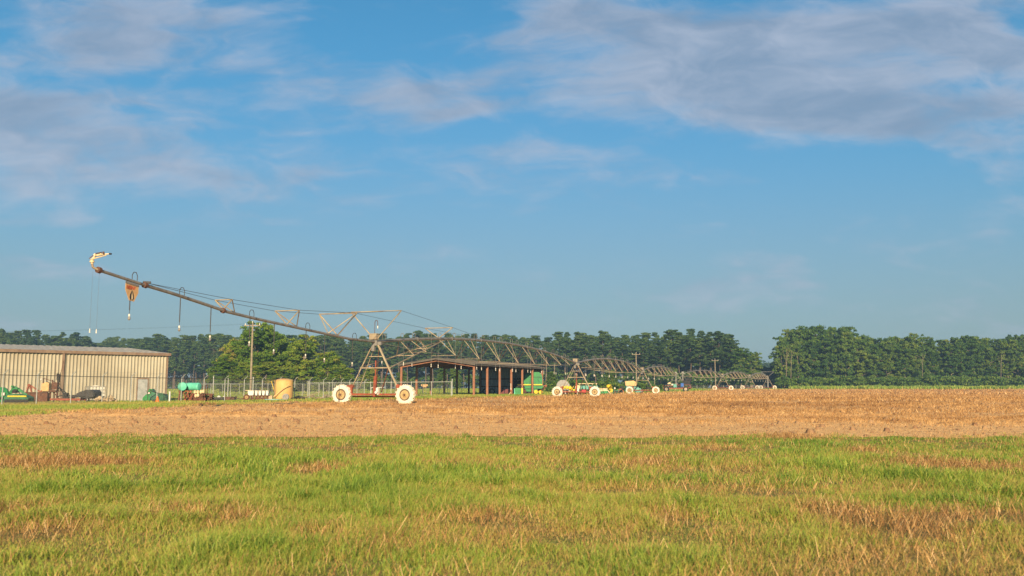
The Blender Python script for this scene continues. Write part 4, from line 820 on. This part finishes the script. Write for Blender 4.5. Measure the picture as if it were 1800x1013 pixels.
# sprayer
M, p = frame(84, 63); t = thing('field_sprayer', p, 'mounted sprayer with a square yellow tank and dark folded mast in front of the downspout', 'sprayer')
mb = MB(M); mb.box((-.22, .2, 1.06), (.54, .55, .56)).box((-.22, .2, 1.06), (.50, .59, .5)).box((-.22, .2, 1.38), (.3, .3, .06)); obj('tank', mb, m_tankY, t); obj('lid', MB(M).lathe([(.09, 0), (.09, .04), (.04, .06)], Matrix.Translation((-.22, .2, 1.4)), 10), m_black, t)
mb = MB(M); mb.beam((-.5, .2, .1), (-.5, .2, 1.75), .04, .05); mb.beam((-.5, .2, 1.7), (.1, .25, 1.5), .04, .04); mb.beam((.05, .2, .1), (.05, .2, .8), .07, .08); mb.beam((-.5, .2, .75), (.6, .2, .72), .05, .06); mb.beam((.15, .2, .7), (.15, .2, 1.6), .06, .07); mb.beam((.52, .25, .1), (.52, .25, 2.0), .10, .12); mb.beam((.7, .25, .4), (.66, .25, 1.9), .05, .05); mb.beam((.1, .25, 1.5), (.7, .25, 1.25), .05, .05); mb.box((.4, .2, 1.15), (.35, .3, .5)).box((.3, .2, .8), (.5, .4, .12)); mb.beam((.2, .3, .7), (.7, .3, .2), .05, .05); mb.beam((.35, .2, .1), (.35, .2, .8), .05, .05)
mb.tube((.28, .3, 1.4), (.28, .3, 2.9), .016); mb.tube((.62, .3, 1.9), (.8, .3, 2.95), .014); mb.tube((-.36, .3, 1.5), (-.36, .3, 1.9), .016); obj('frame', mb, m_rust, t)
obj('boom_end', MB(M).box((.57, .2, 1.78), (.22, .18, .42)).box((.5, .2, 1.95), (.12, .14, .2)).tube((.5, .2, 2.0), (.5, .2, 2.12), .02).tube((.68, .2, 1.9), (.68, .2, 2.1), .02).box((.6, .2, 1.5), (.16, .14, .16)), m_black, t)
obj('float', MB(M).lathe([(.02, -.08), (.055, -.03), (.055, .03), (.02, .08)], Matrix.Translation((-.68, .2, 1.62)), 8), m_white, t)
# tillage frame with long dark bars
M, p = frame(118, 62); t = thing('tillage_frame', p, 'low rusty red tillage frame with long sloping black bars, right of the sprayer', 'tillage frame')
mb = MB(M); mb.beam((-1.2, 0, .22), (.95, 0, .2), .14, .14); mb.beam((-1.2, .8, .22), (.95, .8, .2), .12, .14); mb.box((.2, .3, .2), (1.0, .5, .14)); [mb.beam((x, .0, .22), (x, .8, .22), .08, .08) for x in (-1.1, -.5, .1, .8)]; obj('frame', mb, m_red, t)
mb = MB(M); mb.beam((-.85, .3, 1.1), (.15, .35, .35), .05, .06); mb.beam((-.75, .1, 1.15), (-.2, .1, .4), .05, .07); mb.beam((-1.0, .4, .38), (-.1, .4, .6), .08, .07); mb.box((-.28, .3, .5), (.3, .3, .34)); mb.tube((-.2, .1, .3), (-.2, .3, .3), .18, n=12); mb.beam((-.1, .3, .36), (1.1, .3, .42), .08, .1); [mb.beam((x, .0, .2), (x+.1, -.1, .02), .04, .05) for x in (-1, -.6, -.2, .2, .6)]; obj('arm', mb, m_black, t)
# covered roller
M, p = frame(151, 64); t = thing('covered_trailer', p, 'low trailer under a rounded black cover in front of the caged white tank', 'trailer')
mb = MB(M); n = 12; pts = [(-.76, .42), (-.72, .62), (-.45, .75), (-.1, .86), (.2, .9), (.42, .86), (.56, .7), (.6, .45), (.55, .34), (0, .3), (-.6, .34)]; mb.prism(pts, 0, 1.2); mb.prism([(x*.93-.0, .36+(z-.36)*.93) for x, z in pts], -.09, 1.29); obj('cover', mb, m_cover, t)
obj('chassis', MB(M).box((-.3, .4, .28), (1.5, .1, .1)).box((.75, .4, .36), (.7, .1, .14)).beam((-1.2, .4, .25), (-.7, .4, .5), .08, .1).box((-1.0, .3, .42), (.35, .3, .2)), m_black, t)
wheel(t, M @ Matrix.Translation((-.52, -.12, .22)), .22, .14, m_grey, m_rimt, 0); wheel(t, M @ Matrix.Translation((.1, -.05, .18)), .16, .14, m_black, m_grey, 0)
# caged tank
M, p = frame(166, 72, R(42)); t = thing('caged_tank', p, 'white plastic tank in a metal cage standing in front of the tan wall', 'caged tank')
mb = MB(M); mb.box((0, 0, .72), (1.14, 1.14, 1.1)).box((0, 0, .72), (1.18, 1.0, 1.04)).box((0, 0, .72), (1.0, 1.18, 1.04)).box((0, 0, 1.3), (.3, .3, .06)); obj('tank', mb, m_white, t)
mb = MB(M)
for k in range(5):
    z = .2+k*.26
    for s in (-.61, .61): mb.beam((-.61, s, z), (.61, s, z), .03, .03); mb.beam((s, -.61, z), (s, .61, z), .03, .03)
for k in range(6):
    q = -.6+k*.24
    for s in (-.615, .615): mb.beam((q, s, .12), (q, s, 1.26), .025, .025); mb.beam((s, q, .12), (s, q, 1.26), .025, .025)
obj('cage', mb, m_galv, t); obj('pallet', MB(M).box((0, 0, .12), (1.2, 1.2, .04)).box((-.5, 0, .05), (.14, 1.2, .1)).box((.5, 0, .05), (.14, 1.2, .1)).box((0, 0, .05), (.14, 1.2, .1)), m_brush, t)
# rubble
for j, (px, Y, s, lb) in enumerate([(175, 62, 1.0, 'heap of pale grey rubble right of the black covered trailer'), (192, 61.5, .95, 'heap of pale tan rubble, the right one of two')]):
    M, p = frame(px, Y); mb = MB(M); q = random.Random(j)
    for k in range(16): a = q.uniform(-.34, .34); mb.blob((a*s, q.uniform(0, .4), q.uniform(.08, .42-abs(a)*.6)*s), (q.uniform(.07, .17), .14, q.uniform(.06, .13)), k+j*20, .25)
    if j: mb.blob((0.02, .1, .34), (.2, .16, .2), 5, .15)
    tag(obj('rubble_pile', mb, m_stone, loc=p), lb, 'rubble')
# small green mower by the door
M, p = frame(270, 67); t = thing('flail_mower', p, 'green mower with rounded hoods parked by the white door', 'mower')
mb = MB(M); mb.prism([(-.85, .1), (-.2, .1), (-.2, .55), (-.3, .7), (-.62, .55), (-.85, .3)], 0, .9); mb.prism([(-.5, .5), (-.15, .5), (-.1, .75), (-.22, .98), (-.42, .98), (-.52, .8)], .1, .6); obj('left_hood', mb, m_green, t) and None
mb = MB(M); mb.lathe([(.30, -.3), (.36, -.28), (.36, .3), (.30, .32)], Matrix.Translation((.0, .3, .38)) @ Matrix.Rotation(R(78), 4, 'X'), 16); mb.prism([(.25, .08), (.98, .08), (.85, .35), (.7, .58), (.3, .6)], .1, .9); mb.beam((-.2, .1, .68), (.75, .1, .58), .1, .1); mb.beam((.7, 0, .6), (1.05, 0, .1), .06, .08); obj('body', mb, m_dgreen, t)
obj('hitch', MB(M).box((-.38, -.03, .72), (.3, .05, .08)).beam((-.45, 0, .1), (-.45, 0, .7), .05, .05).box((.1, -.12, .12), (.3, .05, .12)).beam((-.3, -.05, .9), (.3, -.05, .66), .05, .05), m_black, t); obj('lamp', MB(M).box((-.35, -.06, .66), (.14, .05, .1)).box((.45, -.12, .12), (.12, .06, .06)), m_white, t)
for o in list(t.children):
    if o.name.startswith('left_hood'): o.name = 'hood'
# cone
p = G(276.5, 62); M = Matrix.Translation(p); tag(obj('traffic_cone', MB(M).box((0, 0, .02), (.34, .34, .04)).lathe([(.13, .04), (.11, .12), (.06, .32), (.03, .42), (.02, .43)], n=16), m_cone, loc=p), 'orange traffic cone in front of the green mower', 'traffic cone')
# teal tanks on planter
M, p = frame(328, 68.5); t = thing('tank_planter', p, 'rusty red planter carrying teal tanks, just right of the tan building', 'planter')
for k, (x, y, r, L) in enumerate([(-.42, .1, .33, .9), (.22, .5, .30, 1.25)]):
    mb = MB(M); D = Matrix.Translation((x, y, 1.16)) @ Matrix.Rotation(R(-68 if k == 0 else -14), 4, 'Z') @ Matrix.Rotation(R(-90), 4, 'Y')
    mb.lathe([(.02, -L/2-.03), (r*.9, -L/2), (r, -L/2+.06), (r, -L*.2), (r*1.03, -L*.18), (r, -L*.16), (r, L*.2), (r*1.03, L*.22), (r, L*.24), (r, L/2-.06), (r*.9, L/2), (.02, L/2+.03)], D, 24); obj('tank', mb, m_teal, t, smooth=False)
mb = MB(M)
for s in (0, .5): mb.beam((-.62, s, .02), (-.55, s, .85), .09, .09); mb.beam((-.3, s, .85), (-.05, s, .02), .07, .07); mb.beam((-.2, s, .1), (.15, s, .8), .07, .07); mb.beam((-.68, s, .82), (.2, s, .8), .08, .08); mb.beam((.2, s, .1), (.45, s, .55), .05, .06); mb.beam((.05, s, .5), (.4, s, .06), .05, .05)
obj('stand', mb, m_red, t)
mb = MB(M); q = random.Random(3); mb.beam((-.3, .4, .62), (1.9, .5, .55), .12, .12); mb.beam((-.1, .9, .4), (1.8, .9, .4), .1, .1)
for k in range(26):
    x = q.uniform(-.1, 1.85); y = q.uniform(-.1, .8); z = q.uniform(.15, .6); mb.beam((x, y, z), (x+q.uniform(-.3, .3), y, max(.03, z-q.uniform(.1, .5))), .05, .06)
    if k % 3 == 0: mb.lathe([(.17, -.02), (.17, .02)], Matrix.Translation((x, y, .18)) @ Matrix.Rotation(R(75), 4, 'X'), 12)
    if k % 4 == 0: mb.box((x, y, z), (.22, .2, .18))
for x in (1.05, 1.3, 1.45): mb.beam((x, .3, .5), (x+.03, .3, q.uniform(1.1, 1.5)), .04, .04)
obj('frame', mb, m_rust, t)
mb = MB(M); [mb.lathe([(.07, 0), (.1, .05), (.1, .22), (.06, .26)], Matrix.Translation((x, .2, z)), 10) for x, z in ((.55, .62), (.76, .62), (1.02, .62), (1.2, .66), (.62, .32), (.8, .36))]; obj('hopper', mb, m_cream, t)
# dark trough / roller
M, p = frame(377, 76); t = thing('soil_roller', p, 'long low dark roller lying behind the fence, right of the rusty planter', 'roller')
obj('drum', MB(M).lathe([(.16, -.8), (.17, -.78), (.17, .78), (.16, .8)], Matrix.Translation((0, .2, .2)) @ Matrix.Rotation(R(90), 4, 'Y'), 14).box((0, -.05, .3), (1.64, .06, .16)), m_black, t); obj('guard', MB(M).lathe([(.17, 0), (.12, .1), (.03, .14)], Matrix.Translation((.3, .2, .37)), 10), m_white, t)
M, p = frame(403, 77); t = thing('scrap_box', p, 'low rusty box with a thin drawbar, left of the white hopper planter', 'metal box')
obj('box', MB(M).box((0, .2, .2), (.95, .6, .32)).box((0, .2, .37), (.99, .64, .04)), m_rust, t); obj('drawbar', MB(M).beam((.5, .2, .5), (.62, .2, .2), .04, .04).beam((.55, .2, .25), (1.5, .2, .1), .05, .05), m_rust, t); obj('lid', MB(M).box((-.52, .1, .4), (.1, .1, .08)), m_white, t)
# white hopper planter
M, p = frame(453, 76); t = thing('row_planter', p, 'rusty row planter with a line of five white seed hoppers below the near utility pole', 'planter')
for k, x in enumerate([-.62, -.15, .16, .47, .78]):
    w = .44 if k == 0 else .17; obj('hopper', MB(M).prism([(x-w/2, .42), (x+w/2, .42), (x+w/2+.04, .72), (x+w/2, .80), (x-w/2, .80), (x-w/2-.04, .72)], 0, .42).box((x, .2, .82), (w+.1, .46, .03)), m_white, t)
obj('bar', MB(M).box((-.95, .1, .84), (.35, .06, .05)), m_cream, t)
mb = MB(M); mb.beam((-.75, .2, .38), (1.2, .2, .36), .12, .12)
for x in (-.55, -.15, .15, .47, .8, 1.0): mb.beam((x, .1, .36), (x-.05, -.05, .05), .06, .08); mb.lathe([(.14, -.02), (.14, .02)], Matrix.Translation((x+.08, .0, .15)) @ Matrix.Rotation(R(80), 4, 'X'), 12)
mb.beam((-.8, .2, .3), (-1.6, .2, .06), .07, .07); obj('frame', mb, m_rust, t); wheel(t, M @ Matrix.Translation((-.95, -.05, .26)), .27, .16, m_rust, m_rimt, 0)
mb = MB(M); mb.box((1.15, -.1, .2), (.3, .3, .3)).box((1.2, -.1, .37), (.2, .2, .08)); obj('box', mb, m_stone, t)
M, p = frame(476, 84); tag(obj('leaning_pole', MB(M).tube((0, 0, 1.75), (.55, 0, .1), .035), m_yellow, loc=p), 'thin yellow pole leaning left of the amber tank', 'pole')
# amber tank
M, p = frame(498, 82); t = thing('poly_tank', p, 'large amber plastic tank with a sloping pipe shadowed across it, behind the fence', 'tank')
mb = MB(M); rr = .86; mb.lathe([(rr*.98, .05), (rr, .1), (rr, .42), (rr*1.012, .44), (rr*1.012, .47), (rr, .49), (rr, .98), (rr*1.012, 1.0), (rr*1.012, 1.03), (rr, 1.05), (rr, 1.70), (rr*1.03, 1.72), (rr*1.03, 1.78), (rr*.95, 1.80), (rr*.5, 1.9), (rr*.2, 1.93)], n=40); obj('shell', mb, m_orange, t, smooth=False)
obj('lid', MB(M).lathe([(.22, 1.93), (.22, 1.99), (.1, 2.02)], n=16), m_black, t); obj('seam', MB(M).box((.15, -.865, .6), (.03, .02, 1.0)), m_tankY, t)
obj('chute', MB(M).beam((-.8, -1.05, .12), (.78, -1.0, 1.42), .05, .06), m_tankY, t)
M, p = frame(502, 74); t = thing('old_tyre', p, 'worn grey tyre on its edge in front of the amber tank', 'tyre'); wheel(t, M @ Matrix.Translation((0, 0, .27)), .29, .22, m_grey, m_grey, 0)
for k, (px, Y, h, w, lb) in enumerate([(522, 80, .42, .5, 'dark scrap heap just right of the amber tank'), (546, 84, .38, 1.2, 'flat dark pile of boards and scrap with a pale plank on top'), (572, 92, .34, .5, 'low grey heap behind the left wheel of the nearest tower')]):
    M, p = frame(px, Y); mb = MB(M); q = random.Random(k)
    for j in range(30): x = q.uniform(-w, w); mb.box((x, q.uniform(0, .8), q.uniform(.05, h*(1-abs(x/w)*.7))), (q.uniform(.2, .7), .1, .05), q.uniform(-.6, .6), 0, q.uniform(-.3, .3))
    if k == 1: mb.beam((-.4, -.1, .2), (.9, -.1, .72), .1, .05)
    tag(obj('scrap_pile', mb, [m_cover, m_brush, m_stone][k], loc=p), lb, 'scrap')
# blue hose and bits
M, p = frame(484, 74); tag(obj('blue_pipe', MB(M).tube((-.9, 0, .06), (.5, 0, .05), .05).tube((-.1, .1, .06), (.6, .15, .05), .04), mat('pale_blue_pipe', (.25, .42, .45), .6), loc=p), 'pale blue pipes lying on the ground before the amber tank', 'pipe')
# brush pile
M, p = frame(708, 112); mb = MB(M); q = random.Random(9)
for j in range(170): x = q.gauss(0, .95); z = q.uniform(.02, max(.08, 1.15*math.exp(-(x+.4)**2*.55))); a = q.uniform(0, 3.1); l = q.uniform(.3, .9); e = q.uniform(-.4, .4); mb.tube((x-l*math.cos(a)*.5, 1+l*math.sin(a)*.5, z), (x+l*math.cos(a)*.5, 1-l*math.sin(a)*.5, max(.02, z+e*.5)), .035, .015, 4)
tag(obj('brush_pile', mb, m_brush, loc=p), 'heap of cut branches behind the right wheel of the nearest tower', 'brush pile')
M, p = frame(663, 116); t = thing('metal_gate_frame', p, 'low pale pipe frame standing between the legs of the nearest tower', 'frame'); obj('frame', MB(M).beam((-.8, 0, .0), (-.8, 0, 1.1), .06, .06).beam((.6, 0, .0), (.6, 0, 1.1), .06, .06).beam((-.8, 0, 1.1), (.9, 0, 1.1), .06, .08).beam((.2, 0, 0), (.2, 0, 1.1), .05, .05), m_postg, t)
M, p = frame(746, 150); t = thing('sign_board', p, 'small tan board on a post behind the shed, seen under its roof', 'sign'); obj('board', MB(M).box((0, 0, 1.45), (1.15, .08, .32)).box((0, -.02, 1.22), (.7, .08, .2)), m_signt, t); obj('post', MB(M).beam((-.2, .05, 0), (-.2, .05, 1.3), .08, .08).beam((.25, .05, 0), (.25, .05, 1.3), .08, .08), m_pole, t)
# ------------------------------------------------------------ things in and beside the shed
M, p = frame(939.5, 146.3); t = thing('basket_harvester', p, 'large green harvester basket with a yellow band at the right end of the shed', 'harvester')
k = 1/9.9; X = lambda q: (q-939.5)*k; Z = lambda q: (692-q)*k
mb = MB(M); mb.prism([(X(922), Z(676.5)), (X(922), Z(665)), (X(925), Z(661)), (X(932), Z(656.2)), (X(947), Z(656.2)), (X(951), Z(660)), (X(952.5), Z(664)), (X(952.5), Z(676.5))], 0, 1.9); mb.prism([(X(926), Z(688)), (X(922), Z(678)), (X(955), Z(678)), (X(952), Z(683)), (X(945), Z(684)), (X(942), Z(688))], .1, 2.1); mb.box((X(956), .6, Z(679)), (.8, .3, .2)); obj('basket', mb, m_green, t)
obj('band', MB(M).box(((X(911)+X(952))/2, -.03, Z(676.8)), (41*k, .08, .16)), m_yellow, t)
mb = MB(M)
for a in (927, 932, 937, 942, 947): mb.beam((X(a), -.03, Z(676)), (X(a), -.03, Z(664.5)), .05, .05)
mb.beam((X(922), -.03, Z(664.5)), (X(952), -.03, Z(664.5)), .05, .08); mb.beam((X(922), -.03, Z(683)), (X(950), -.03, Z(683)), .05, .12); mb.beam((X(943), -.03, Z(667)), (X(950), -.03, Z(674)), .05, .05); obj('rib', mb, m_dgreen, t)
wheel(t, M @ Matrix.Translation((X(942), -.1, .34)), .34, .26, m_yellow, m_yellow, 0); wheel(t, M @ Matrix.Translation((X(950), .9, .36)), .38, .3, m_yellow, m_yellow, 0); wheel(t, M @ Matrix.Translation((X(924), .3, .45)), .48, .35, m_black, m_rust, 10)
obj('coupling', MB(M).beam((X(953), .2, Z(680)), (X(959), .2, Z(677)), .12, .12).beam((X(957), .2, Z(684)), (X(953), .2, Z(678)), .08, .08).box((X(958.5), .2, Z(679)), (.25, .2, .35)), m_red, t); obj('hitch', MB(M).box((X(932), .4, Z(689.5)), (.5, .4, .3)).beam((X(952), .3, Z(684)), (X(952), .3, .1), .15, .15), m_black, t)
M, p = frame(910, 134); t = thing('header_unit', p, 'green picking unit with a pale edge standing between two shed columns', 'header'); obj('hood', MB(M).prism([(-.45, .05), (.55, .05), (.5, 1.0), (-.3, 1.05), (-.5, .8)], 0, .9).box((.0, -.03, .5), (.06, .05, .9)), m_green, t); obj('edge', MB(M).beam((-.46, -.05, .05), (-.5, -.05, .95), .1, .1), m_teal, t); obj('side', MB(M).box((.68, .2, .55), (.22, .5, .85)), m_yellow, t); obj('rollers', MB(M).tube((-.2, .2, 1.1), (.5, .4, 1.5), .12).tube((0, .3, 1.15), (.6, .5, 1.3), .1), m_black, t)
M, p = frame(898, 131.5); t = thing('marker_stand', p, 'small red and white marker leaning at the foot of a shed column', 'marker'); obj('stand', MB(M).beam((-.3, 0, .05), (.05, 0, .5), .12, .1), m_stone, t); obj('flag', MB(M).box((.0, -.28, .62), (.22, .05, .28)), m_red, t); obj('plate', MB(M).box((.0, -.3, .85), (.16, .05, .12)).beam((0, -.3, .9), (0, -.3, 1.7), .06, .05), m_white, t)
for px, Y, lb in [(853, 140, 'black tyre standing against the left side of a shed column'), (865, 141, 'black tyre with a pale hub between two shed columns')]:
    M, p = frame(px, Y); t = thing('spare_tyre', p, lb, 'wheel'); wheel(t, M @ Matrix.Translation((0, 0, .48)), .48, .42, m_black, m_grey, 12)
M, p = frame(890, 143); t = thing('maroon_implement', p, 'low maroon implement stored deep inside the shed', 'implement'); obj('body', MB(M).box((-.6, 0, .45), (.55, .7, .85)).box((.4, .1, .4), (1.3, .7, .6)).box((.3, .1, .75), (.9, .5, .12)), m_maroon, t); obj('cap', MB(M).box((-.6, 0, .95), (.35, .4, .16)), m_black, t); obj('axle', MB(M).box((.1, 0, .08), (1.8, .2, .14)), m_black, t)
M, p = frame(908, 148.5); t = thing('stored_machine', p, 'dark machine in deep shade beside the green harvester basket', 'machine'); mb = MB(M); mb.box((0, .3, 1.5), (1.7, .8, 1.6)).beam((-.7, -.1, 1.2), (.3, -.1, 2.9), .1, .1).beam((.5, -.1, .8), (.6, -.1, 2.8), .12, .1).box((.0, 0, 2.5), (1.0, .5, .3)); obj('frame', mb, m_black, t); obj('screen', MB(M).box((.35, -.13, 2.35), (.5, .04, .4)), m_grey, t)
# ------------------------------------------------------------ machines beyond the second tower
def mini(px, Y, name, label, cat): M, p = frame(px, Y); return M, thing(name, p, label, cat)
M, t = mini(990, 132, 'hose_reel', 'large grey hose reel behind the left wheel of the second tower', 'hose reel'); mb = MB(M); mb.lathe([(.98, -.45), (1.0, -.42), (.98, -.38), (.6, -.36), (.6, .36), (.98, .38), (1.0, .42), (.98, .45)], Matrix.Translation((0, .5, 1.15)) @ Matrix.Rotation(R(70), 4, 'X'), 26); obj('drum', mb, m_grey, t); obj('frame', MB(M).beam((-.9, .5, .1), (.0, .5, 1.15), .1, .1).beam((.9, .5, .1), (0, .5, 1.15), .1, .1).box((0, .5, .15), (2.2, .8, .12)), m_rust, t)
M, t = mini(997, 124, 'yellow_tank_planter', 'planter with small yellow drums behind the second tower, left of its mast', 'planter')
for x in (-.55, -.05, .4): obj('drum', MB(M).lathe([(.1, -.24), (.24, -.2), (.26, 0), (.24, .2), (.1, .24)], Matrix.Translation((x, .1*x, 1.12-.12*abs(x+.2))) @ Matrix.Rotation(R(60), 4, 'Y'), 14), m_yellow, t)
obj('bracket', MB(M).beam((.5, 0, .6), (.95, 0, 1.3), .05, .05).box((.95, 0, .75), (.3, .1, .15)).beam((.2, -.1, .2), (.3, -.1, .7), .05, .05), m_yellow, t); mb = MB(M); q = random.Random(2)
for j in range(22): x = q.uniform(-1, 1.3); mb.beam((x, q.uniform(0, .5), .75), (x+q.uniform(-.15, .15), 0, .1), .08, .08)
mb.beam((-1, .2, .7), (1.4, .2, .7), .14, .14); obj('frame', mb, m_black, t); obj('hopper', MB(M).box((-.25, -.1, .4), (.14, .1, .4)).box((.3, -.1, .55), (.3, .1, .16)), m_white, t)
M, t = mini(1015, 122, 'white_drum', 'round white drum on a stand just right of the second tower mast', 'drum'); obj('drum', MB(M).lathe([(.1, -.22), (.34, -.18), (.36, 0), (.34, .18), (.1, .22)], Matrix.Translation((0, 0, 1.05)) @ Matrix.Rotation(R(80), 4, 'X'), 20), m_cream, t); obj('stand', MB(M).beam((0, 0, .05), (0, 0, .75), .12, .12).box((0, 0, .05), (.4, .3, .06)), m_white, t)
M, t = mini(1034, 126, 'row_planter', 'planter with turquoise seed boxes under a pale bar behind the second tower', 'planter')
for x in (-1.1, -.6, -.1, .35, .8, 1.2): obj('seed_box', MB(M).prism([(x-.16, .85), (x+.16, .85), (x+.22, 1.35), (x-.22, 1.35)], 0, .4), m_turq, t)
mb = MB(M); mb.beam((-1.4, .1, 1.62), (1.3, .1, 1.66), .1, .08); [mb.beam((x, .1, 1.3), (x, .1, 1.65), .05, .05) for x in (-1.2, -.3, .6, 1.2)]; obj('bar', mb, m_cream, t)
mb = MB(M); mb.beam((-1.5, .2, .75), (1.7, .2, .75), .14, .16); q = random.Random(5)
for j in range(24): x = q.uniform(-1.4, 1.6); mb.beam((x, q.uniform(0, .4), .75), (x+q.uniform(-.25, .25), 0, .1), .07, .08)
obj('frame', mb, m_rust, t); obj('cover', MB(M).prism([(-1.0, .4), (-.4, .35), (-.3, .6), (-.6, .8), (-.9, .7)], -.3, .1), mat('bright_red_cloth', (.6, .05, .07), .7), t)
M, t = mini(1058, 130, 'disc_mower', 'pale green and white mower wing right of the second tower', 'mower'); obj('wing', MB(M).prism([(-1.0, .7), (.6, .95), (1.15, .5), (1.3, .15), (1.1, .2), (.9, .6), (-1.0, .5)], 0, .6).box((0, .1, .95), (1.7, .2, .08)), m_cream, t); obj('body', MB(M).prism([(-.7, .2), (1.0, .2), (.8, .62), (-.6, .66)], .05, .7), m_green, t)
M, t = mini(1071, 140, 'yellow_spreader', 'round bright yellow hopper above green implements right of the second tower', 'spreader'); obj('hopper', MB(M).lathe([(.15, .7), (.3, .95), (.46, 1.15), (.46, 1.4), (.3, 1.52), (.1, 1.56)], n=18), m_yellow, t); obj('chute', MB(M).prism([(.1, .3), (.5, .3), (.55, .8), (.25, .95)], 0, .3), m_yellow, t)
mb = MB(M); q = random.Random(8)
for j in range(26): x = q.uniform(-.6, 1.6); mb.beam((x, q.uniform(0, .6), q.uniform(.3, .75)), (x+q.uniform(-.3, .3), 0, .08), .1, .1)
mb.beam((-.6, .2, .6), (1.8, .2, .6), .14, .14); obj('frame', mb, m_dgreen, t)
M, t = mini(1088, 150, 'orange_implement', 'rusty orange implement left of the small blue and green tractor', 'implement'); obj('body', MB(M).prism([(-.9, .1), (1.0, .1), (.7, .8), (.2, .9), (-.3, .5), (-.8, .7)], 0, .7), mat('rust_orange', (.4, .15, .07), .7), t); obj('coulter', MB(M).lathe([(.3, -.03), (.3, .03)], Matrix.Translation((-.4, -.1, .35)) @ Matrix.Rotation(R(80), 4, 'X'), 14).lathe([(.3, -.03), (.3, .03)], Matrix.Translation((.4, -.1, .35)) @ Matrix.Rotation(R(80), 4, 'X'), 14), m_black, t); obj('cap', MB(M).box((-.7, 0, .95), (.2, .2, .25)), m_white, t)
M, t = mini(1112, 160, 'hay_spreader', 'green wagon loaded with a pale yellow box behind the left wheel of the third tower', 'wagon'); obj('body', MB(M).prism([(-1.3, .4), (1.2, .4), (1.1, 1.15), (-1.1, 1.35)], 0, 1.2).prism([(.5, .1), (1.4, .2), (1.5, .9), (.8, 1.0), (.4, .6)], -.2, .2), m_turq, t)
obj('load', MB(M).prism([(-1.25, 1.4), (.7, 1.35), (.75, 2.0), (.2, 2.3), (-1.0, 2.2), (-1.35, 2.15)], 0, 1.2).box((-.3, -.02, 1.75), (1.9, .04, .08)), m_tankY, t); obj('fuel_can', MB(M).box((-.85, -.1, .95), (.3, .2, .5)), mat('red_can', (.6, .04, .03), .5), t); obj('ladder', MB(M).beam((1.0, 0, .9), (.85, 0, 1.9), .08, .08).beam((-1.8, .1, .1), (-1.8, .1, 1.3), .3, .3).box((-1.9, .1, 1.0), (.5, .4, .6)), m_black, t)
wheel(t, M @ Matrix.Translation((1.6, 0, .45)), .45, .3, m_black, m_grey, 0)
M, t = mini(1139, 175, 'dark_implement', 'dark upright implement just left of the thin bare pole behind the third tower', 'implement'); obj('frame', MB(M).beam((-.3, 0, .1), (-.2, 0, 1.7), .15, .15).beam((.4, 0, .1), (.2, 0, 1.5), .12, .12).box((0, 0, .9), (.7, .3, .4)), m_black, t)
# shrubs behind these machines
mass('yard_bushes', 'grey green scrub behind the machines right of the shed', [(958, 178, 1.8, 3), (1010, 185, 2.4, 4), (1100, 195, 2.0, 4), (1165, 205, 1.2, 3)], 170, .75, f_broad, 215, cat='scrub')
# ------------------------------------------------------------ haze
HAZE = 0.00042
if HAZE:
    mb = MB().box((0, 620, 22), (2700, 1560, 52)); m = bpy.data.materials.new('haze_air'); m.use_nodes = True; t = m.node_tree; t.nodes.clear()
    pv = N(t, 'ShaderNodeVolumePrincipled'); pv.inputs['Color'].default_value = (.42, .68, 1, 1); pv.inputs['Density'].default_value = HAZE; pv.inputs['Anisotropy'].default_value = .1
    o = N(t, 'ShaderNodeOutputMaterial'); t.links.new(pv.outputs[0], o.inputs['Volume']); tag(obj('haze', mb, m), 'thin bluish morning haze over the whole place', 'haze', None, 'stuff')
